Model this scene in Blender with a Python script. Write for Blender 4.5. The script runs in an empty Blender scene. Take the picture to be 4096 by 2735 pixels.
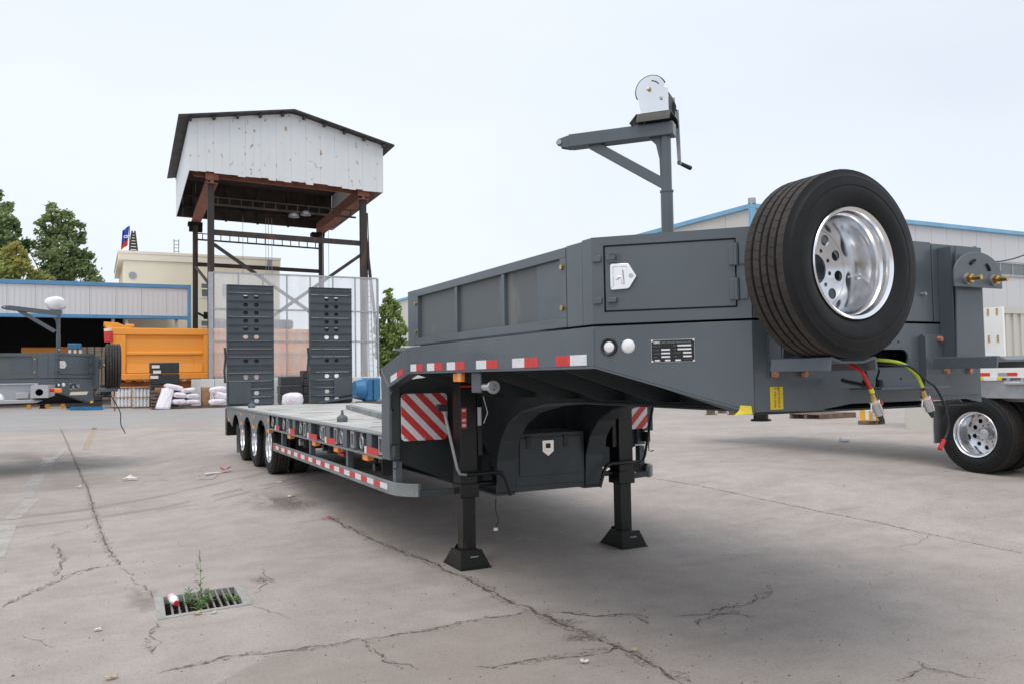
import bpy, bmesh, math, random
from mathutils import Vector, Matrix
random.seed(11)
sc = bpy.context.scene
C = bpy.context.collection
PI = math.pi

# ---------------------------------------------------------------- camera, sky, sun, exposure
CAM = Vector((0, 0, 1.65))
f_px = 3298.1
RT = Vector((0.8915, -0.4532, -0.01653)).normalized()
UP0 = Vector((-0.0037, -0.0437, 0.99904))
FW = Vector((0.4529, 0.8906, 0.0406)).normalized()
UPV = RT.cross(FW).normalized()
RT = FW.cross(UPV).normalized()
cam = bpy.data.cameras.new("camera")
camo = bpy.data.objects.new("camera", cam)
C.objects.link(camo)
camo.matrix_world = Matrix(((RT.x, UPV.x, -FW.x, CAM.x), (RT.y, UPV.y, -FW.y, CAM.y), (RT.z, UPV.z, -FW.z, CAM.z), (0, 0, 0, 1)))
cam.sensor_width = 36
cam.lens = f_px / 4096 * 36
cam.clip_start = 0.05
cam.clip_end = 3000
sc.camera = camo

SUN_TO = Vector((-0.30, -0.30, 0.90)).normalized()
world = bpy.data.worlds.new("World")
sc.world = world
world.use_nodes = True
nt = world.node_tree
bg = nt.nodes["Background"]
sky = nt.nodes.new("ShaderNodeTexSky")
sky.sky_type = 'NISHITA'
sky.sun_disc = False
sky.sun_elevation = math.asin(SUN_TO.z)
sky.sun_rotation = math.atan2(SUN_TO.x, SUN_TO.y)
sky.dust_density = 4.0
sky.air_density = 1.0
mixw = nt.nodes.new("ShaderNodeMix"); mixw.data_type = 'RGBA'
mixw.inputs[0].default_value = 0.86
mixw.inputs[7].default_value = (8.25, 8.85, 9.6, 1)       # the veil of thin even cloud over the blue
tcw = nt.nodes.new("ShaderNodeTexCoord"); nzw = nt.nodes.new("ShaderNodeTexNoise"); nzw.inputs["Scale"].default_value = 1.3; nzw.inputs["Detail"].default_value = 4
mpw = nt.nodes.new("ShaderNodeMapping"); mpw.inputs["Scale"].default_value = (1, 1, 2.2); nt.links.new(tcw.outputs["Generated"], mpw.inputs[0]); nt.links.new(mpw.outputs[0], nzw.inputs["Vector"])
mrw = nt.nodes.new("ShaderNodeMapRange"); mrw.inputs[1].default_value = .3; mrw.inputs[2].default_value = .7; mrw.inputs[3].default_value = .78; mrw.inputs[4].default_value = .94
nt.links.new(nzw.outputs["Fac"], mrw.inputs[0]); nt.links.new(mrw.outputs[0], mixw.inputs[0])
nt.links.new(sky.outputs[0], mixw.inputs[6])
nt.links.new(mixw.outputs[2], bg.inputs[0])
bg.inputs[1].default_value = 0.099
sun = bpy.data.lights.new("sun", 'SUN')
sun.energy = 1.25
sun.angle = math.radians(40)
sun.color = (1.0, 0.95, 0.88)
suno = bpy.data.objects.new("sun", sun)
C.objects.link(suno)
suno.rotation_euler = (-SUN_TO).to_track_quat('-Z', 'Y').to_euler()
vs = sc.view_settings
vs.view_transform = 'Standard'; vs.look = 'None'; vs.exposure = 0.24; vs.gamma = 1.0
vs.use_curve_mapping = False

# ---------------------------------------------------------------- placing helpers
def smooth(a, b, x):
    t = min(1, max(0, (x - a) / (b - a)))
    return t * t * (3 - 2 * t)
def gh(x, y):                                   # height of the yard: lowest round the drain
    d = .453 * x + .891 * y
    return smooth(.8, 2.2, x) * smooth(7.6, 12.2, d) * (1 - smooth(22, 34, d)) * .165 + .12 * smooth(5.5, 9.5, x) * smooth(7.2, 10.6, d) * (1 - smooth(15, 26, d))
K = 4096 / 2348
def ray(u, v):
    return (FW * f_px + RT * (u * K - 2048) - UPV * (v * K - 1367.5)).normalized()
def at(u, v, Y):
    d = ray(u, v); return CAM + d * ((Y - CAM.y) / d.y)
def atX(u, v, X):
    d = ray(u, v); return CAM + d * ((X - CAM.x) / d.x)
def gp(u, v, dz=0.0):
    d = ray(u, v); z = 0.0
    for _ in range(12):
        p = CAM + d * ((z - CAM.z) / d.z); z = gh(p.x, p.y)
    return Vector((p.x, p.y, z + dz))

# ---------------------------------------------------------------- materials
def newmat(name):
    m = bpy.data.materials.new(name); m.use_nodes = True
    return m, m.node_tree.nodes, m.node_tree.links, m.node_tree.nodes["Principled BSDF"]
def mat(name, col, rough=.5, metal=0.0, var=.12, scale=6.0, bump=0.0, bscale=60.0, coat=0.0, spec=.5, rvar=.1):
    m, N, L, b = newmat(name)
    b.inputs["Metallic"].default_value = metal
    b.inputs["Coat Weight"].default_value = coat
    b.inputs["Specular IOR Level"].default_value = spec
    tc = N.new("ShaderNodeTexCoord")
    n = N.new("ShaderNodeTexNoise"); n.inputs["Scale"].default_value = scale; n.inputs["Detail"].default_value = 6
    L.new(tc.outputs["Object"], n.inputs["Vector"])
    r = N.new("ShaderNodeValToRGB")
    r.color_ramp.elements[0].position = .3; r.color_ramp.elements[1].position = .7
    r.color_ramp.elements[0].color = tuple(max(0, c * (1 - var)) for c in col) + (1,)
    r.color_ramp.elements[1].color = tuple(min(1, c * (1 + var)) for c in col) + (1,)
    L.new(n.outputs["Fac"], r.inputs[0]); L.new(r.outputs[0], b.inputs["Base Color"])
    mr = N.new("ShaderNodeMapRange")
    mr.inputs[3].default_value = max(.02, rough - rvar); mr.inputs[4].default_value = min(1, rough + rvar)
    n2 = N.new("ShaderNodeTexNoise"); n2.inputs["Scale"].default_value = scale * 2.7; n2.inputs["Detail"].default_value = 5
    L.new(tc.outputs["Object"], n2.inputs["Vector"])
    L.new(n2.outputs["Fac"], mr.inputs[0]); L.new(mr.outputs[0], b.inputs["Roughness"])
    if bump:
        n3 = N.new("ShaderNodeTexNoise"); n3.inputs["Scale"].default_value = bscale; n3.inputs["Detail"].default_value = 3
        L.new(tc.outputs["Object"], n3.inputs["Vector"])
        bp = N.new("ShaderNodeBump"); bp.inputs["Strength"].default_value = bump; bp.inputs["Distance"].default_value = .01
        L.new(n3.outputs["Fac"], bp.inputs["Height"]); L.new(bp.outputs[0], b.inputs["Normal"])
    return m
def stained(name, col, stain, rough=.6, thr=.62, scale=1.2, stretch=(1, 1, .25), streak=.5, metal=0):
    """paint with rust or dirt patches that run downwards"""
    m, N, L, b = newmat(name)
    tc = N.new("ShaderNodeTexCoord"); mp = N.new("ShaderNodeMapping")
    mp.inputs["Scale"].default_value = stretch
    L.new(tc.outputs["Object"], mp.inputs[0])
    n = N.new("ShaderNodeTexNoise"); n.inputs["Scale"].default_value = scale; n.inputs["Detail"].default_value = 9; n.inputs["Roughness"].default_value = .62
    L.new(mp.outputs[0], n.inputs["Vector"])
    r = N.new("ShaderNodeValToRGB"); r.color_ramp.elements[0].position = thr; r.color_ramp.elements[1].position = thr + .06
    L.new(n.outputs["Fac"], r.inputs[0])
    n2 = N.new("ShaderNodeTexNoise"); n2.inputs["Scale"].default_value = scale * .6; n2.inputs["Detail"].default_value = 4
    L.new(mp.outputs[0], n2.inputs["Vector"])
    base = N.new("ShaderNodeMix"); base.data_type = 'RGBA'
    base.inputs[6].default_value = tuple(c * (1 - .22 * streak) for c in col) + (1,); base.inputs[7].default_value = tuple(col) + (1,)
    L.new(n2.outputs["Fac"], base.inputs[0])
    mx = N.new("ShaderNodeMix"); mx.data_type = 'RGBA'
    L.new(r.outputs[0], mx.inputs[0]); L.new(base.outputs[2], mx.inputs[6]); mx.inputs[7].default_value = tuple(stain) + (1,)
    L.new(mx.outputs[2], b.inputs["Base Color"]); b.inputs["Roughness"].default_value = rough; b.inputs["Metallic"].default_value = metal
    return m

GREY = (.088, .107, .122)
M = {}
M['paint'] = mat('grey_paint', GREY, .36, 0, .11, 1.7, .22, 3.5, coat=.15, rvar=.10)
M['ramp_paint'] = mat('ramp_grey_paint', (.062, .078, .090), .5, 0, .12, 3, .05, 120)
M['paint_dusty'] = mat('dusty_grey_paint', (.21, .225, .225), .55, 0, .25, 3.5, .06, 200)
M['paint_worn'] = stained('thin_grey_primer', (.115, .128, .132), (.17, .17, .165), .5, .58, 1.3, (1, 1, .6), .6)
M['chassis'] = mat('chassis_paint', (.031, .038, .041), .55, 0, .2, 4, .05, 120)
M['shaded_grey'] = mat('shaded_grey_paint', (.050, .060, .065), .5, 0, .12, 4, .05, 120)  # trailer grey darkened in the colour, for the shade under the gooseneck
M['deck'] = mat('dusty_deck', (.47, .455, .435), .75, 0, .22, 1.6, .1, 90)
M['black'] = mat('black_enamel', (.008, .009, .009), .38, 0, .2, 6, .05, 90)
M['legblack'] = stained('black_leg_enamel', (.007, .008, .0075), (.07, .038, .015), .40, .645, 5, (1, 1, .3), .3)
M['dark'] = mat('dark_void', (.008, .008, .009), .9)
M['rubber'] = mat('tyre_rubber', (.0075, .0082, .0092), .55, 0, .2, 9, .12, 90, spec=.28)
M['tread'] = mat('tread_rubber', (.040, .034, .030), .8, 0, .3, 14, .2, 120)
M['alu'] = mat('polished_aluminium', (.82, .83, .85), .19, 1, .04, 3, 0, rvar=.05)
M['disc'] = mat('brushed_aluminium', (.74, .75, .77), .24, 1, .05, 4, rvar=.06)
M['alu_dull'] = mat('cast_aluminium', (.55, .56, .58), .38, .8, .1, 7)
M['chrome'] = mat('polished_steel', (.88, .86, .85), .16, 1, .04, 5, rvar=.06)
M['zinc'] = mat('yellow_zinc', (.55, .38, .14), .3, 1, .25, 60)
M['copper'] = mat('copper_bolt', (.60, .27, .17), .5, .3, .2, 60)
M['white'] = mat('white_enamel', (.78, .78, .78), .4, 0, .05, 5)
M['lens'] = mat('white_lens', (.82, .82, .84), .25, 0, .03, 20)
M['red'] = mat('red_film', (.62, .04, .035), .4, 0, .12, 20)
M['whitefilm'] = mat('white_film', (.76, .76, .80), .4, 0, .06, 25)
M['orange_lens'] = mat('orange_lens', (1.0, .28, .05), .28, 0, .15, 40)
M['orange_film'] = mat('orange_lens_edge', (.95, .42, .12), .35)
M['yellow'] = mat('yellow_label', (.74, .60, .03), .55, 0, .06, 18)
M['redink'] = mat('red_ink', (.55, .10, .03), .6)
M['greyink'] = mat('grey_ink', (.22, .23, .23), .5)
M['redhose'] = mat('red_hose', (.55, .015, .02), .38)
M['limehose'] = mat('lime_hose', (.50, .62, .04), .38)
M['orange'] = stained('orange_paint', (.96, .36, .045), (.88, .30, .03), .45, .62, .8)
M['orange_dark'] = mat('orange_brown_paint', (.30, .08, .01), .6, 0, .3, 2)
M['trestle'] = mat('ochre_paint', (.50, .24, .03), .6, 0, .2, 4)
M['machine_yellow'] = mat('machine_yellow', (.80, .42, .03), .5, 0, .08, 4)
M['blue'] = mat('blue_paint', (.03, .16, .32), .45, 0, .15, 4)
M['bluetrim'] = mat('blue_roof_trim', (.10, .27, .48), .5, 0, .12, .8)
M['skytrim'] = mat('pale_blue_trim', (.20, .42, .62), .5, 0, .12, .4)
M['sheet'] = stained('white_sheet', (.70, .70, .72), (.60, .60, .62), .55, .66, .5, (1, 1, .2))
M['rustsheet'] = stained('rusty_white_sheet', (.74, .76, .77), (.40, .23, .12), .6, .615, 2.6, (1, 1, .55), .35)
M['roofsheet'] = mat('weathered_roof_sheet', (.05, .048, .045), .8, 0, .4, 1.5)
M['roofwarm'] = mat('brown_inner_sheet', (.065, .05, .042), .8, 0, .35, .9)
M['rustbeam'] = mat('rust_red_beam', (.26, .095, .065), .75, 0, .25, 1.5)
M['post'] = stained('dark_rusty_post', (.045, .037, .034), (.09, .05, .035), .75, .55, 1.2)
M['cream'] = mat('cream_wall', (.86, .78, .62), .8, 0, .06, .25)
M['cream2'] = mat('cream_parapet', (.86, .79, .66), .8, 0, .05, .25)
M['warehouse'] = stained('warehouse_sheet', (.62, .62, .63), (.56, .56, .57), .55, .6, .18, (1, 1, .15), .35)
M['warehouse_warm'] = mat('warehouse_gable_sheet', (.62, .60, .57), .6, 0, .05, .3)
M['glass'] = mat('window_glass', (.14, .16, .16), .25, 0, .3, .5, spec=.6)
M['galv'] = mat('galvanised_steel', (.40, .41, .43), .42, .6, .15, 5)
M['silver'] = mat('silver_primer', (.44, .45, .47), .45, .15, .08, 3)
M['wrap'] = mat('black_wrap', (.022, .024, .026), .42, 0, .3, 4, .25, 14)
M['sack'] = mat('white_woven_sack', (.76, .72, .77), .75, 0, .06, 7, .25, 60)
M['sackprint'] = mat('pink_sack_print', (.72, .45, .50), .8, 0, .15, 20)
M['board'] = mat('brown_board', (.34, .19, .10), .85, 0, .25, 3)
M['wood'] = mat('grey_brown_wood', (.17, .115, .085), .85, 0, .35, 5, .2, 30)
M['jug'] = mat('white_jug_plastic', (.82, .82, .84), .4, 0, .1, 8)
M['film'] = mat('tan_strap', (.48, .30, .19), .6)
M['wallwhite'] = mat('white_block', (.66, .66, .64), .8, 0, .08, 1.2)
M['creamsteel'] = stained('cream_steel', (.62, .60, .54), (.42, .24, .08), .6, .7, 1.4)
M['whitesteel'] = mat('white_steel', (.82, .82, .80), .45, 0, .05, 3)
M['bark'] = mat('bark', (.09, .07, .05), .9, 0, .3, 4)
M['iron'] = mat('cast_frame', (.36, .35, .33), .8, 0, .15, 15, .2, 80)
M['bar'] = mat('drain_bar', (.25, .23, .21), .7, 0, .35, 25, .2, 80)
M['grass'] = mat('weed_leaf', (.17, .29, .09), .6, 0, .3, 12)
M['dryleaf'] = mat('dry_leaf', (.55, .42, .24), .8, 0, .2, 40)
M['paper'] = mat('paper_scrap', (.72, .70, .67), .8, 0, .1, 30)
M['flagblue'] = mat('flag_blue', (.02, .05, .38), .7)
M['flagred'] = mat('flag_red', (.62, .03, .05), .7)
M['cable'] = mat('black_cable', (.01, .01, .01), .5)
M['crack'] = None
M['soil'] = mat('soil', (.05, .04, .03), .95)

def leafmat(name, a, b_, c_):
    m, N, L, b = newmat(name)
    g = N.new("ShaderNodeNewGeometry"); r = N.new("ShaderNodeValToRGB")
    r.color_ramp.elements[0].color = tuple(a) + (1,); r.color_ramp.elements[1].color = tuple(b_) + (1,)
    L.new(g.outputs["Random Per Island"], r.inputs[0])
    n = N.new("ShaderNodeTexNoise"); n.inputs["Scale"].default_value = .25
    tc = N.new("ShaderNodeTexCoord"); L.new(tc.outputs["Object"], n.inputs["Vector"])
    r2 = N.new("ShaderNodeValToRGB"); r2.color_ramp.elements[0].position = .45; r2.color_ramp.elements[1].position = .6
    L.new(n.outputs["Fac"], r2.inputs[0])
    mx = N.new("ShaderNodeMix"); mx.data_type = 'RGBA'; mx.inputs[7].default_value = tuple(c_) + (1,)
    ml = N.new("ShaderNodeMath"); ml.operation = 'MULTIPLY'; ml.inputs[1].default_value = .6
    L.new(r2.outputs[0], ml.inputs[0]); L.new(ml.outputs[0], mx.inputs[0])
    L.new(r.outputs[0], mx.inputs[6]); L.new(mx.outputs[2], b.inputs["Base Color"])
    b.inputs["Roughness"].default_value = .6
    out = N["Material Output"]
    tr = N.new("ShaderNodeBsdfTranslucent"); L.new(mx.outputs[2], tr.inputs[0])
    ms = N.new("ShaderNodeMixShader"); ms.inputs[0].default_value = .5
    L.new(b.outputs[0], ms.inputs[1]); L.new(tr.outputs[0], ms.inputs[2]); L.new(ms.outputs[0], out.inputs[0])
    return m
M['leafA'] = leafmat('tree_leaves', (.10, .17, .07), (.34, .44, .20), (.38, .45, .19))
M['leafY'] = leafmat('yellowing_leaves', (.17, .26, .08), (.50, .54, .19), (.58, .50, .15))
M['leafB'] = leafmat('young_tree_leaves', (.11, .20, .05), (.50, .60, .22), (.30, .42, .14))

def concrete():
    m, N, L, b = newmat('yard_concrete')
    tc = N.new("ShaderNodeTexCoord")
    def noise(s, d=6, r=.6, mp=None):
        n = N.new("ShaderNodeTexNoise"); n.inputs["Scale"].default_value = s; n.inputs["Detail"].default_value = d; n.inputs["Roughness"].default_value = r
        if mp:
            q = N.new("ShaderNodeMapping"); q.inputs["Rotation"].default_value = (0, 0, mp[0]); q.inputs["Scale"].default_value = mp[1]
            L.new(tc.outputs["Object"], q.inputs[0]); L.new(q.outputs[0], n.inputs["Vector"])
        else: L.new(tc.outputs["Object"], n.inputs["Vector"])
        return n
    def ramp(n, p0, p1, c0, c1):
        r = N.new("ShaderNodeValToRGB"); r.color_ramp.elements[0].position = p0; r.color_ramp.elements[1].position = p1
        r.color_ramp.elements[0].color = c0 + (1,); r.color_ramp.elements[1].color = c1 + (1,)
        L.new(n.outputs["Fac"], r.inputs[0]); return r
    def mul(a, b_, fac=1.0):
        x = N.new("ShaderNodeMix"); x.data_type = 'RGBA'; x.blend_type = 'MULTIPLY'; x.inputs[0].default_value = fac
        L.new(a, x.inputs[6]); L.new(b_, x.inputs[7]); return x.outputs[2]
    base = ramp(noise(.45, 8, .6), .32, .68, (.362, .318, .292), (.455, .405, .376)).outputs[0]
    c = mul(base, ramp(noise(.13, 5, .55), .36, .62, (.90, .90, .90), (1, 1, 1)).outputs[0])
    c = mul(c, ramp(noise(2.6, 8, .7), .30, .62, (.84, .83, .82), (1.05, 1.05, 1.05)).outputs[0])
    c = mul(c, ramp(noise(45, 4, .7), .28, .5, (.74, .73, .71), (1.05, 1.05, 1.05)).outputs[0])
    c = mul(c, ramp(noise(170, 3, .8), .33, .45, (.58, .56, .54), (1.02, 1.02, 1.02)).outputs[0])
    c = mul(c, ramp(noise(.5, 7, .65, (.25, (1, 6, 1))), .52, .66, (1, 1, 1), (.93, .92, .915)).outputs[0])
    c = mul(c, ramp(noise(1.1, 9, .75), .64, .70, (1, 1, 1), (.88, .87, .86)).outputs[0])
    L.new(c, b.inputs["Base Color"])
    mr = N.new("ShaderNodeMapRange"); mr.inputs[3].default_value = .62; mr.inputs[4].default_value = .9
    L.new(noise(1.3, 5).outputs["Fac"], mr.inputs[0]); L.new(mr.outputs[0], b.inputs["Roughness"])
    bp = N.new("ShaderNodeBump"); bp.inputs["Strength"].default_value = .55; bp.inputs["Distance"].default_value = .006
    L.new(noise(70, 8, .75).outputs["Fac"], bp.inputs["Height"])
    b2 = N.new("ShaderNodeBump"); b2.inputs["Strength"].default_value = .12; b2.inputs["Distance"].default_value = .03
    L.new(noise(3, 6, .6).outputs["Fac"], b2.inputs["Height"]); L.new(b2.outputs[0], bp.inputs["Normal"])
    L.new(bp.outputs[0], b.inputs["Normal"])
    return m
M['concrete'] = concrete()
def worn(name, col, thr=.5, scale=3.0, soft=.12, amax=1.0, stretch=(1, 1, 1), fade=False):
    """thin worn paint or dirt film: patches of it are missing"""
    m, N, L, b = newmat(name)
    b.inputs["Base Color"].default_value = tuple(col) + (1,); b.inputs["Roughness"].default_value = .8
    tc = N.new("ShaderNodeTexCoord"); n = N.new("ShaderNodeTexNoise"); n.inputs["Scale"].default_value = scale; n.inputs["Detail"].default_value = 10; n.inputs["Roughness"].default_value = .7
    mp = N.new("ShaderNodeMapping"); mp.inputs["Scale"].default_value = stretch; L.new(tc.outputs["Object"], mp.inputs[0]); L.new(mp.outputs[0], n.inputs["Vector"])
    r = N.new("ShaderNodeValToRGB"); r.color_ramp.elements[0].position = thr - soft; r.color_ramp.elements[1].position = thr + soft
    r.color_ramp.elements[1].color = (amax, amax, amax, 1)
    L.new(n.outputs["Fac"], r.inputs[0])
    if fade:                                   # thins out towards the rim of the patch
        at_ = N.new("ShaderNodeAttribute"); at_.attribute_name = 'fade'; ml = N.new("ShaderNodeMath"); ml.operation = 'MULTIPLY'
        L.new(r.outputs[0], ml.inputs[0]); L.new(at_.outputs["Fac"], ml.inputs[1]); L.new(ml.outputs[0], b.inputs["Alpha"])
    else: L.new(r.outputs[0], b.inputs["Alpha"])
    return m
M['linewhite'] = worn('worn_white_line', (.62, .60, .575), .50, 2.6, .3, .8)
M['lineyellow'] = worn('worn_yellow_line', (.56, .45, .29), .48, 2.6, .3, .8)
M['crack'] = worn('crack_dirt', (.10, .086, .074), .46, 26, .10, .85)
M['crackdust'] = worn('crack_grit', (.15, .13, .112), .56, 38, .06, .8)
M['tyremark'] = worn('faint_tyre_mark', (.22, .19, .18), .48, 1.3, .25, .30)
M['warmslab'] = worn('warm_slab_tint', (.44, .37, .32), .48, .9, .2, .45)
M['gritpatch'] = worn('grit_patch', (.17, .145, .12), .50, 30, .06, .9, fade=True)
M['patch'] = worn('dirt_patch', (.24, .21, .185), .48, 1.6, .2, .8, fade=True)
M['asphalt'] = mat('grey_road', (.34, .325, .318), .85, 0, .07, .35, .3, 60)

def sheetmat():
    m, N, L, b = newmat('milky_sheet')
    b.inputs["Base Color"].default_value = (.82, .83, .86, 1); b.inputs["Roughness"].default_value = .35
    tc = N.new("ShaderNodeTexCoord"); mp = N.new("ShaderNodeMapping"); mp.inputs["Scale"].default_value = (1, 1, .1)
    n = N.new("ShaderNodeTexNoise"); n.inputs["Scale"].default_value = 1.6; n.inputs["Detail"].default_value = 4
    L.new(tc.outputs["Object"], mp.inputs[0]); L.new(mp.outputs[0], n.inputs["Vector"])
    r = N.new("ShaderNodeMapRange"); r.inputs[1].default_value = .3; r.inputs[2].default_value = .7; r.inputs[3].default_value = .20; r.inputs[4].default_value = .40
    L.new(n.outputs["Fac"], r.inputs[0]); L.new(r.outputs[0], b.inputs["Alpha"])
    return m
M['milky'] = sheetmat()

# ---------------------------------------------------------------- mesh helpers
class MB:
    def __init__(s): s.v = []; s.f = []; s.sm = []
    def add(s, vs, fs, smooth=False):
        k = len(s.v); s.v += [Vector(p) for p in vs]
        for f in fs: s.f.append([i + k for i in f]); s.sm.append(smooth)
        return s
    def box(s, x0, y0, z0, x1, y1, z1):
        x0, x1 = sorted((x0, x1)); y0, y1 = sorted((y0, y1)); z0, z1 = sorted((z0, z1))
        return s.add([(x0, y0, z0), (x1, y0, z0), (x1, y1, z0), (x0, y1, z0), (x0, y0, z1), (x1, y0, z1), (x1, y1, z1), (x0, y1, z1)],
                     [(3, 2, 1, 0), (4, 5, 6, 7), (0, 1, 5, 4), (1, 2, 6, 5), (2, 3, 7, 6), (3, 0, 4, 7)])
    def prism(s, poly, vec):
        n = len(poly); poly = [Vector(p) for p in poly]; vec = Vector(vec)
        nrm = Vector((0, 0, 0))
        for i in range(n): nrm += poly[i].cross(poly[(i + 1) % n])
        if nrm.dot(vec) < 0: poly = poly[::-1]
        top = [p + vec for p in poly]
        return s.add(poly + top, [list(range(n))[::-1], list(range(n, 2 * n))] + [(i, (i + 1) % n, n + (i + 1) % n, n + i) for i in range(n)])
    def bar(s, p0, p1, w, h, up=(0, 0, 1)):
        p0 = Vector(p0); p1 = Vector(p1); d = (p1 - p0).normalized(); a = d.cross(Vector(up))
        if a.length < 1e-4: a = d.cross(Vector((0, 1, 0)))
        a.normalize(); b = a.cross(d).normalized(); a = a * (w / 2); b = b * (h / 2)
        return s.prism([p0 - a - b, p0 + a - b, p0 + a + b, p0 - a + b], p1 - p0)
    def cyl(s, p0, p1, r0, r1=None, n=20, caps=True):
        r1 = r0 if r1 is None else r1
        p0 = Vector(p0); p1 = Vector(p1); d = (p1 - p0).normalized()
        a = d.orthogonal().normalized(); b = d.cross(a)
        A = [p0 + (a * math.cos(2 * PI * i / n) + b * math.sin(2 * PI * i / n)) * r0 for i in range(n)]
        B = [p1 + (a * math.cos(2 * PI * i / n) + b * math.sin(2 * PI * i / n)) * r1 for i in range(n)]
        s.add(A + B, [(i, (i + 1) % n, n + (i + 1) % n, n + i) for i in range(n)], True)
        if caps: s.add(A, [list(range(n))[::-1]]); s.add(B, [list(range(n))])
        return s
    def tube(s, pts, r, n=8, caps=True):
        pts = [Vector(p) for p in pts]; rings = []; prev = None
        for i, p in enumerate(pts):
            d = ((pts[min(i + 1, len(pts) - 1)] - pts[max(i - 1, 0)])).normalized()
            a = d.orthogonal().normalized() if prev is None else (prev - d * prev.dot(d)).normalized()
            prev = a; b = d.cross(a)
            rings += [p + (a * math.cos(2 * PI * j / n) + b * math.sin(2 * PI * j / n)) * r for j in range(n)]
        fs = [(i * n + j, i * n + (j + 1) % n, (i + 1) * n + (j + 1) % n, (i + 1) * n + j) for i in range(len(pts) - 1) for j in range(n)]
        if caps: fs += [list(range(n))[::-1], [(len(pts) - 1) * n + j for j in range(n)]]
        return s.add(rings, fs, True)
    def lathe(s, prof, n=48, closed=False, O=(0, 0, 0), ax=(0, 0, 1), rad=None):
        O = Vector(O); ax = Vector(ax).normalized(); a = ax.orthogonal().normalized(); b = ax.cross(a)
        vs_ = []
        for i in range(n):
            t = 2 * PI * i / n
            for (r, h) in prof: vs_.append(O + (a * math.cos(t) + b * math.sin(t)) * r + ax * h)
        m = len(prof); fs = []
        for i in range(n):
            for j in range(m if closed else m - 1):
                j2 = (j + 1) % m; i2 = (i + 1) % n
                fs.append((i * m + j, i2 * m + j, i2 * m + j2, i * m + j2))
        return s.add(vs_, fs, True)
    def build(s, name, m, parent=None, bevel=0.0, angle=35, props=None, solid=0.0):
        org = Vector((0, 0, 0))
        if parent is not None:
            r = parent
            while r.parent: r = r.parent
            org = Vector(r.get('_o', (0, 0, 0)))
        me = bpy.data.meshes.new(name)
        me.from_pydata([tuple(p - org) for p in s.v], [], s.f)
        me.polygons.foreach_set('use_smooth', [True] * len(me.polygons) if (bevel or any(s.sm)) else [False] * len(me.polygons))
        me.update()
        if bevel or any(s.sm): me.set_sharp_from_angle(angle=math.radians(angle))
        me.materials.append(m if not isinstance(m, str) else M[m])
        o = bpy.data.objects.new(name, me); C.objects.link(o)
        if parent is not None: o.parent = parent
        if solid:
            q = o.modifiers.new('solid', 'SOLIDIFY'); q.thickness = solid; q.offset = 0
        if bevel:
            q = o.modifiers.new('bevel', 'BEVEL'); q.width = bevel; q.segments = 2; q.limit_method = 'ANGLE'; q.angle_limit = math.radians(40); q.harden_normals = False
        if props:
            for k_, v_ in props.items(): o[k_] = v_
        return o
def tag(o, label=None, cat=None, group=None, kind=None):
    if label: o['label'] = label
    if cat: o['category'] = cat
    if group: o['group'] = group
    if kind: o['kind'] = kind
    return o
def thing(name, label, cat, loc, group=None):
    o = bpy.data.objects.new(name, None); C.objects.link(o)
    o.location = loc; o['_o'] = tuple(loc); o.empty_display_size = .1
    return tag(o, label, cat, group)
def sub(name, parent):                        # a part that only gathers sub-parts
    o = bpy.data.objects.new(name, None); C.objects.link(o); o.parent = parent; o.empty_display_size = .05
    return o
def copy_tree(o, parent=None, skip=()):
    c = o.copy(); C.objects.link(c)
    if parent is not None: c.parent = parent
    for ch in list(o.children):
        if ch.name.split('.')[0] in skip: continue
        copy_tree(ch, c, skip)
    return c
def clip(poly, conv):
    """polygon clipped by a convex polygon, 2D"""
    out = poly
    for i in range(len(conv)):
        a, b = conv[i], conv[(i + 1) % len(conv)]; inp = out; out = []
        def side(p): return (b[0] - a[0]) * (p[1] - a[1]) - (b[1] - a[1]) * (p[0] - a[0])
        for j in range(len(inp)):
            p, q = inp[j], inp[(j + 1) % len(inp)]; sp, sq = side(p), side(q)
            if sp >= 0: out.append(p)
            if (sp >= 0) != (sq >= 0):
                t = sp / (sp - sq); out.append((p[0] + (q[0] - p[0]) * t, p[1] + (q[1] - p[1]) * t))
        if not out: return []
    return out
def text_mesh(txt, size, m, parent, mw, name='lettering', align='LEFT', bold=0.0):
    """flat lettering turned into a mesh; mw places it, in world coordinates"""
    cu = bpy.data.curves.new('t', 'FONT'); cu.body = txt; cu.size = size; cu.align_x = align; cu.extrude = .0006; cu.offset = bold; cu.resolution_u = 2
    to = bpy.data.objects.new('t', cu)
    me = bpy.data.meshes.new_from_object(to)
    r = parent
    while r.parent: r = r.parent
    me.transform(Matrix.Translation(-Vector(r.get('_o', (0, 0, 0)))) @ mw)
    me.materials.clear(); me.materials.append(M[m])
    bpy.data.objects.remove(to); bpy.data.curves.remove(cu)
    o = bpy.data.objects.new(name, me); C.objects.link(o); o.parent = parent
    return o
def frame_mw(O, ex, ez):
    ex = Vector(ex).normalized(); ez = Vector(ez).normalized(); n = ex.cross(ez).normalized()
    return Matrix(((ex.x, ez.x, n.x, O[0]), (ex.y, ez.y, n.y, O[1]), (ex.z, ez.z, n.z, O[2]), (0, 0, 0, 1)))

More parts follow.
